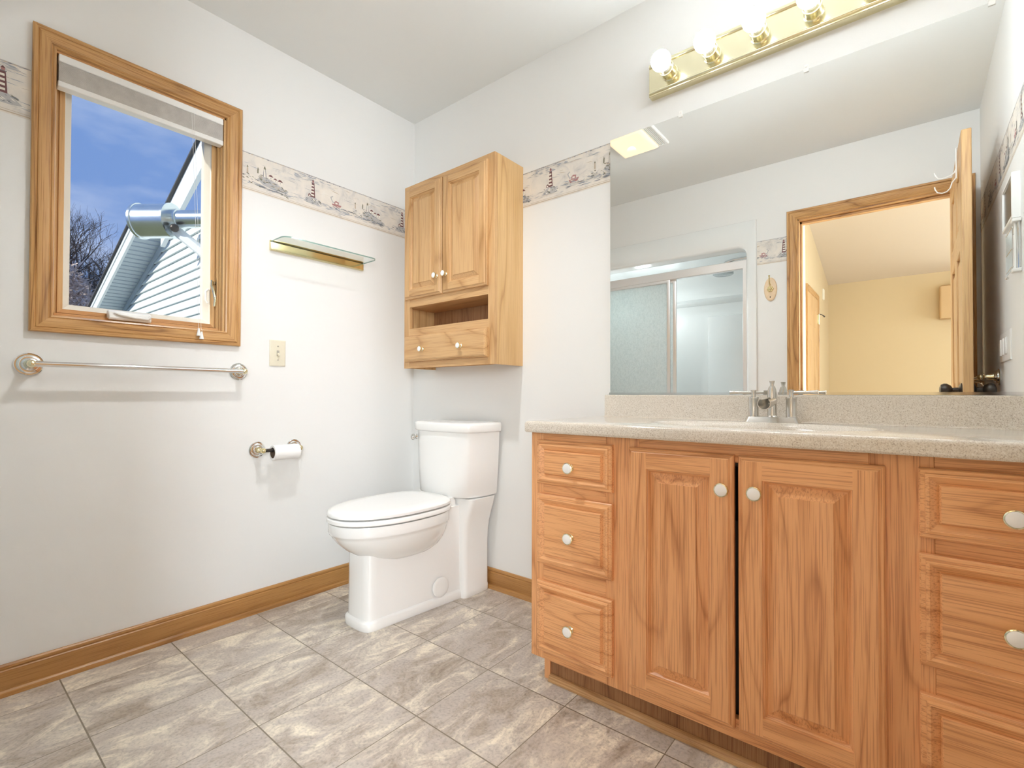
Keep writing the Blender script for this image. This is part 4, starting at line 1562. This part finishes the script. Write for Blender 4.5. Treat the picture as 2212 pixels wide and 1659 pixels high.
for ya, yb_ in ((LY0 + st, ym - .05), (ym + .05, LY1 - st)):
    for za, zb in ((.23, .82), (.95, 1.55), (1.66, 1.92)):
        b = BM()
        for s, xf in ((-1, LX + .012), (1, LXr - .012)):
            Pp = lambda a, z, h: Vector((xf + s * h, a, z))
            ringframe(b, Pp, ya - .002, yb_ + .002, za - .002, zb + .002, [(0, -.002), (.002, 0), (.006, 0), (.034, .006), (.036, .0075)], 0, 0, fill=0)
        finish(b, 'panel', DOORM[0], lf)
for s, xo in ((-1, LX), (1, LXr)):
    b = BM()
    lathe(b, [(.029, 0), (.029, .004), (.022, .008), (.011, .012), (.010, .030), (.020, .036), (.028, .048), (.0285, .058), (.024, .068), (.012, .073), (0, .074)], (xo, -1.058, .945), (s, 0, 0), 28)
    finish(b, 'door_knob', DARKMETAL, lf, ang=40)
# over-the-door double hook
hk = thing('over_door_hook', 'white wire double hook hung over the top of the open door', 'hook', (2.325, -1.22, 1.86))
hy = -1.20
b = BM()
tube(b, [(2.366, hy, 1.98), (2.366, hy, 2.037), (2.3625, hy, 2.0405), (2.330, hy, 2.0405), (2.3245, hy, 2.037), (2.3245, hy, 1.93), (2.3245, hy, 1.90)], .0026, 8)
tube(b, [(2.3245, hy, 1.945), (2.318, hy, 1.928), (2.300, hy, 1.916), (2.276, hy, 1.912), (2.262, hy, 1.917), (2.254, hy, 1.930), (2.250, hy, 1.945)], .0026, 8)
tube(b, [(2.3245, hy, 1.905), (2.310, hy, 1.885), (2.304, hy, 1.862), (2.292, hy, 1.848), (2.275, hy, 1.845), (2.260, hy, 1.852), (2.252, hy, 1.868), (2.250, hy, 1.880)], .0026, 8)
finish(b, 'wire', WHITE, hk)

# bedroom details seen through the doorway in the mirror
bd = sroot('door_2', (1.284, -4.72, 0))
b = BM()
ringframe(b, lambda a, z, h: Vector((1.284 + h, a, z)), -5.155, -4.285, 0, 2.131, [(0, 0), (0, .017), (.012, .017), (.015, .014), (.05, .012), (.066, .008), (.066, 0)], 0, 1, openb=True)
finish(b, 'door_casing', [TRIM['z'], TRIM['y']], bd, ang=22)
b = BM()
box(b, 1.285, 1.292, -5.089, -4.351, 0.01, 2.065, 0)
Pp = lambda a, z, h: Vector((1.292 + h, a, z))
for ya, yb_ in ((-4.99, -4.77), (-4.67, -4.45)):
    for za, zb in ((.25, .82), (.95, 1.58), (1.68, 1.95)):
        ringframe(b, Pp, ya, yb_, za, zb, [(0, 0), (.004, -.005), (.02, -.004), (.04, .002)], 1, 1, fill=0)
finish(b, 'leaf', [DOORM[0], TRIM['z']], bd)
b = BM(); tube(b, [(1.302, -5.10, 1.905), (1.302, -5.10, 1.78)], .007, 10); box(b, 1.292, 1.296, -5.095, -5.06, 1.785, 1.895)
finish(b, 'hinge', PALEBRASS, bd)
b = BM(); tube(b, [(1.302, -5.10, 1.905), (1.33, -5.16, 1.90), (1.345, -5.22, 1.885)], [.005, .005, .009], 8)
finish(b, 'door_stop', DARKMETAL, bd)
b = BM(); ringframe(b, lambda a, z, h: Vector((1.284 + h, a, z)), -5.62, -5.54, 2.15, 2.29, [(0, 0), (0, .01), (.01, .02)], 0, 0, fill=0)
tag(finish(b, 'wall_plate', IVORY), 'small beige plate beside the bedroom door seen in the mirror', 'wall plate')
b = BM()
loft(b, [rrect(2.62, EY + .09, .19, .09, .02, 1.85), rrect(2.62, EY + .09, .19, .09, .02, 2.23), rrect(2.62, EY + .07, .17, .07, .02, 2.25)])
tag(finish(b, 'curtain_valance', plain('tan_fabric', (.55, .38, .20), .9, bump=.3)), 'tan valance on the far yellow bedroom wall beside the door edge', 'curtain')
# assumed bedroom window frame, its opening added to light the bedroom (out of shot)
w2 = sroot('window_2', (5.2, -4.0, .8))
b = BM(); ringframe(b, lambda a, z, h: Vector((5.2 - h, a, z)), -5.21, -2.79, .74, 2.46, [(0, 0), (0, .018), (.06, .012), (.06, 0)], 0, 1)
finish(b, 'window_casing', [TRIM['z'], TRIM['y']], w2)

# robe hook plaque
rh = thing('robe_hook', 'oval cream plaque with a brass robe hook beside the door casing', 'hook', (1.4485, FW, 1.54))
b = BM()
oc = Vector((1.4485, FW, 1.6165))
rows = []
for f, h in ((1, 0), (1, .006), (.94, .010), (.86, .0115)):
    rows.append([oc + Vector((.0385 * f * math.cos(t), h, .0765 * f * math.sin(t))) for t in [2 * PI * k / 40 for k in range(40)]])
loft(b, rows)
finish(b, 'plaque', OAKPLATE, rh, ang=40)
b = BM()
for k in range(6):      # brass rosette
    t = 2 * PI * k / 6
    sphere(b, oc + Vector((.012 * math.cos(t), .014, .012 * math.sin(t))), .009, 0, 12, 1, .6, 1)
sphere(b, oc + Vector((0, .016, 0)), .011, 0, 14)
finish(b, 'rosette', BRASS, rh)
b = BM()
tube(b, [oc + Vector(q) for q in ((0, .010, .028), (0, .022, .026), (0, .034, .034), (0, .040, .050), (0, .042, .064), (0, .044, .076))], [.005, .0045, .004, .004, .0042, .003], 10)
sphere(b, oc + Vector((0, .044, .080)), .006, 0, 12)
finish(b, 'hook', BRASS, rh)
b = BM(); sphere(b, oc + Vector((0, .0115, -.052)), .004, 0, 10)
finish(b, 'screw', DARKMETAL, rh)

# ------------------------------------------------------------------ shower unit (seen in the mirror)
su = thing('shower_stall', 'white moulded shower stall with sliding doors reflected in the mirror', 'shower', (.68, FW - .4, 0))
b = BM()
SO0, SO1, SOZ = .065, 1.301, 1.922     # opening in the flange
R0 = .05


def rr_open(ins, y, r):
    x0, x1, z1 = SO0 - ins, SO1 + ins, SOZ + ins
    p = [Vector((x0, y, .10 - ins))]
    p += [Vector((x0 + r - r * math.cos(t), y, z1 - r + r * math.sin(t))) for t in [PI / 2 * k / 8 for k in range(9)]]
    p += [Vector((x1 - r + r * math.sin(t), y, z1 - r + r * math.cos(t))) for t in [PI / 2 * k / 8 for k in range(9)]]
    p += [Vector((x1, y, .10 - ins))]
    return p


FY = FW + .014


def outer(y, g=0):
    p = [Vector((.002 + g, y, 0 + g))]
    p += [Vector((.002 + g + (0.0) * k, y, 2.094 - g)) for k in range(9)]
    p += [Vector((1.3655 - g, y, 2.094 - g)) for k in range(9)]
    p += [Vector((1.3655 - g, y, 0 + g))]
    return p


def outer2(y, g=0):
    o, x0, x1, z1 = [], .002 + g, 1.3655 - g, 2.094 - g
    o.append(Vector((x0, y, 0)))
    for k in range(9):
        o.append(Vector((x0, y, z1 - .14 * (1 - k / 4))) if k <= 4 else Vector((x0 + .14 * (k - 4) / 4, y, z1)))
    for k in range(9):
        o.append(Vector((x1 - .14 * (1 - k / 4), y, z1)) if k <= 4 else Vector((x1, y, z1 - .14 * (k - 4) / 4)))
    o.append(Vector((x1, y, 0)))
    return o


loft(b, [outer2(FW), outer2(FY - .003), outer2(FY, .003), rr_open(.018, FY, R0 + .02), rr_open(.006, FY - .006, R0 + .005), rr_open(0, FY - .018, R0), rr_open(0, FY - .095, R0), rr_open(-.004, FY - .10, R0)], 0, False, False, True)
# inner box: side walls, domed ceiling, back wall
YB = FW - .78


def inner(y, g=0):
    x0, x1, z1, r = .075 + g, 1.292 - g, 2.02 - g, .07
    p = [Vector((x0, y, .09))]
    p += [Vector((x0 + r - r * math.cos(t), y, z1 - r + r * math.sin(t))) for t in [PI / 2 * k / 8 for k in range(9)]]
    p += [Vector((x1 - r + r * math.sin(t), y, z1 - r + r * math.cos(t))) for t in [PI / 2 * k / 8 for k in range(9)]]
    p += [Vector((x1, y, .09))]
    return p


loft(b, [rr_open(-.004, FY - .10, R0), inner(FY - .105), inner(YB + .07), inner(YB + .02, .02), inner(YB, .07)], 0, False, True, False)
quad(b, [(.07, FY - .02, .10), (1.30, FY - .02, .10), (1.30, YB, .10), (.07, YB, .10)])
# moulded raised panel and ledge on the back wall
Pb = lambda a, z, h: Vector((a, YB + h, z))
ringframe(b, Pb, .80, 1.20, .50, 1.60, [(0, 0), (.004, .010), (.02, .016)], 0, 0, fill=0)
loft(b, [[Vector((x, YB + d, z)) for d, z in ((0, 1.70), (.03, 1.715), (.035, 1.73), (0, 1.76))] for x in (.12, 1.25)])
finish(b, 'surround', FIBER, su, ang=45)
b = BM()
for zc, hh in ((1.812, .030),):
    box(b, SO0, SO1, FY - .060, FY - .022, zc - hh, zc + hh)
finish(b, 'header_rail', BRUSHAL, su, bevel=.004)
b = BM(); box(b, SO0, SO1, FY - .062, FY - .02, .10, .135)
finish(b, 'sill_track', BRUSHAL, su, bevel=.004)
for xa in (SO0, SO1 - .027):
    b = BM(); box(b, xa, xa + .027, FY - .060, FY - .022, .13, 1.79)
    finish(b, 'side_jamb', BRUSHAL, su, bevel=.004)
for k, (xa, xb, yv) in enumerate(((.10, .766, FY - .034), (.14, .806, FY - .052))):
    b = BM()
    ringframe(b, lambda a, z, h: Vector((a, yv + h, z)), xa, xb, .14, 1.785, [(0, -.006), (0, .006), (.006, .008), (.022, .008), (.026, .003), (.026, -.006)], 0, 0)
    pn = finish(b, 'sliding_door', BRUSHAL, su, ang=30)
    b = BM(); box(b, xa + .024, xb - .024, yv - .002, yv + .002, .164, 1.761)
    finish(b, 'glass', OBSC, pn)
b = BM()
tube(b, [(1.285, -2.15, 1.945), (1.22, -2.15, 1.950), (1.12, -2.15, 1.948), (1.065, -2.15, 1.938), (1.045, -2.15, 1.915), (1.045, -2.15, 1.885)], [.011, .0115, .012, .012, .011, .010], 14)
finish(b, 'shower_arm', CHROME, su)
b = BM()
lathe(b, [(.014, .030), (.020, .018), (.070, .012), (.075, .006), (.075, -.010), (.068, -.014), (0, -.014)], (1.045, -2.15, 1.858), (0, 0, 1), 36)
finish(b, 'shower_head', HEADM, su, ang=30)
b = BM()
lathe(b, [(.075, 0), (.075, -.012), (.06, -.02), (0, -.022)], (.74, -2.1, 2.021), (0, 0, 1), 36)
finish(b, 'dome_light', WHITE, su, ang=40)

# ------------------------------------------------------------------ right wall fittings (seen in the mirror)
mr = thing('wall_organiser', 'white framed dark panel with a wire rack below, at the right edge of the mirror', 'wall organiser', (RW, -.69, 1.337))
b = BM()
ringframe(b, lambda a, z, h: Vector((RW - h, a, z)), -.815, -.592, 1.525, 1.681, [(0, 0), (0, .020), (.0015, .0215), (.009, .0215), (.0105, .017), (.0105, .004)], 0, 0)
finish(b, 'frame', WHITE, mr, ang=30)
b = BM(); box(b, RW - .0165, RW - .001, -.803, -.604, 1.537, 1.669)
finish(b, 'panel', plain('panel_dark', (.10, .085, .07), .25), mr)
b = BM(); box(b, RW - .023, RW - .0003, -.606, -.570, 1.506, 1.517)
finish(b, 'ledge', WHITE, mr, bevel=.002)
b = BM(); box(b, RW - .023, RW - .0003, -.606, -.570, 1.337, 1.349)
finish(b, 'ledge', WHITE, mr, bevel=.002)
for yv, xx, m_ in ((-.588, RW - .0135, WHITE), (-.580, RW - .0055, CHROME)):
    b = BM(); tube(b, [(xx, yv, 1.345), (xx, yv, 1.51)], .0036, 10)
    finish(b, 'post', m_, mr)
b = BM()
for zv in (1.492, 1.420, 1.358):
    tube(b, [(RW - .020, -.722, zv), (RW - .020, -.590, zv)], .0022, 8)
for k in range(6):
    yv = -.722 + .0235 * k
    tube(b, [(RW - .020, yv, 1.350), (RW - .020, yv, 1.497)], .0019, 8)
for yv in (-.722, -.6045):
    sphere(b, (RW - .020, yv, 1.343), .0055, 0, 12)
for zv in (1.492, 1.358):
    tube(b, [(RW, -.70, zv), (RW - .020, -.70, zv)], .002, 8)
finish(b, 'wire_rack', CHROME, mr)

s2 = thing('light_switch', 'white switch plate on the right wall seen in the mirror', 'light switch', (RW, -.93, 1.07))
b = BM()
ringframe(b, lambda a, z, h: Vector((RW - h, a, z)), -1.065, -.80, 1.055, 1.170, [(0, 0), (0, .003), (.002, .0052), (.006, .006)], 0, 0, fill=0)
finish(b, 'plate', WHITE, s2)
for yv in (-1.02, -.95, -.88):
    b = BM(); box(b, RW - .011, RW - .005, yv - .015, yv + .015, 1.08, 1.145)
    finish(b, 'rocker', WHITE, s2, bevel=.002)
t2 = thing('towel_bar', 'chrome and brass towel bar behind the open door seen in the mirror', 'towel bar', (RW, -1.35, 1.0))
for yv in (-1.12, -1.68):
    b = BM(); rose(b, (RW, yv, 1.0), (-1, 0, 0), .0355, .060)
    finish(b, 'bracket', [CHROME, PALEBRASS], t2, ang=30)
b = BM(); tube(b, [(RW - .060, -1.126, 1.0), (RW - .060, -1.674, 1.0)], .0088, 14)
finish(b, 'rail', CHROME, t2)
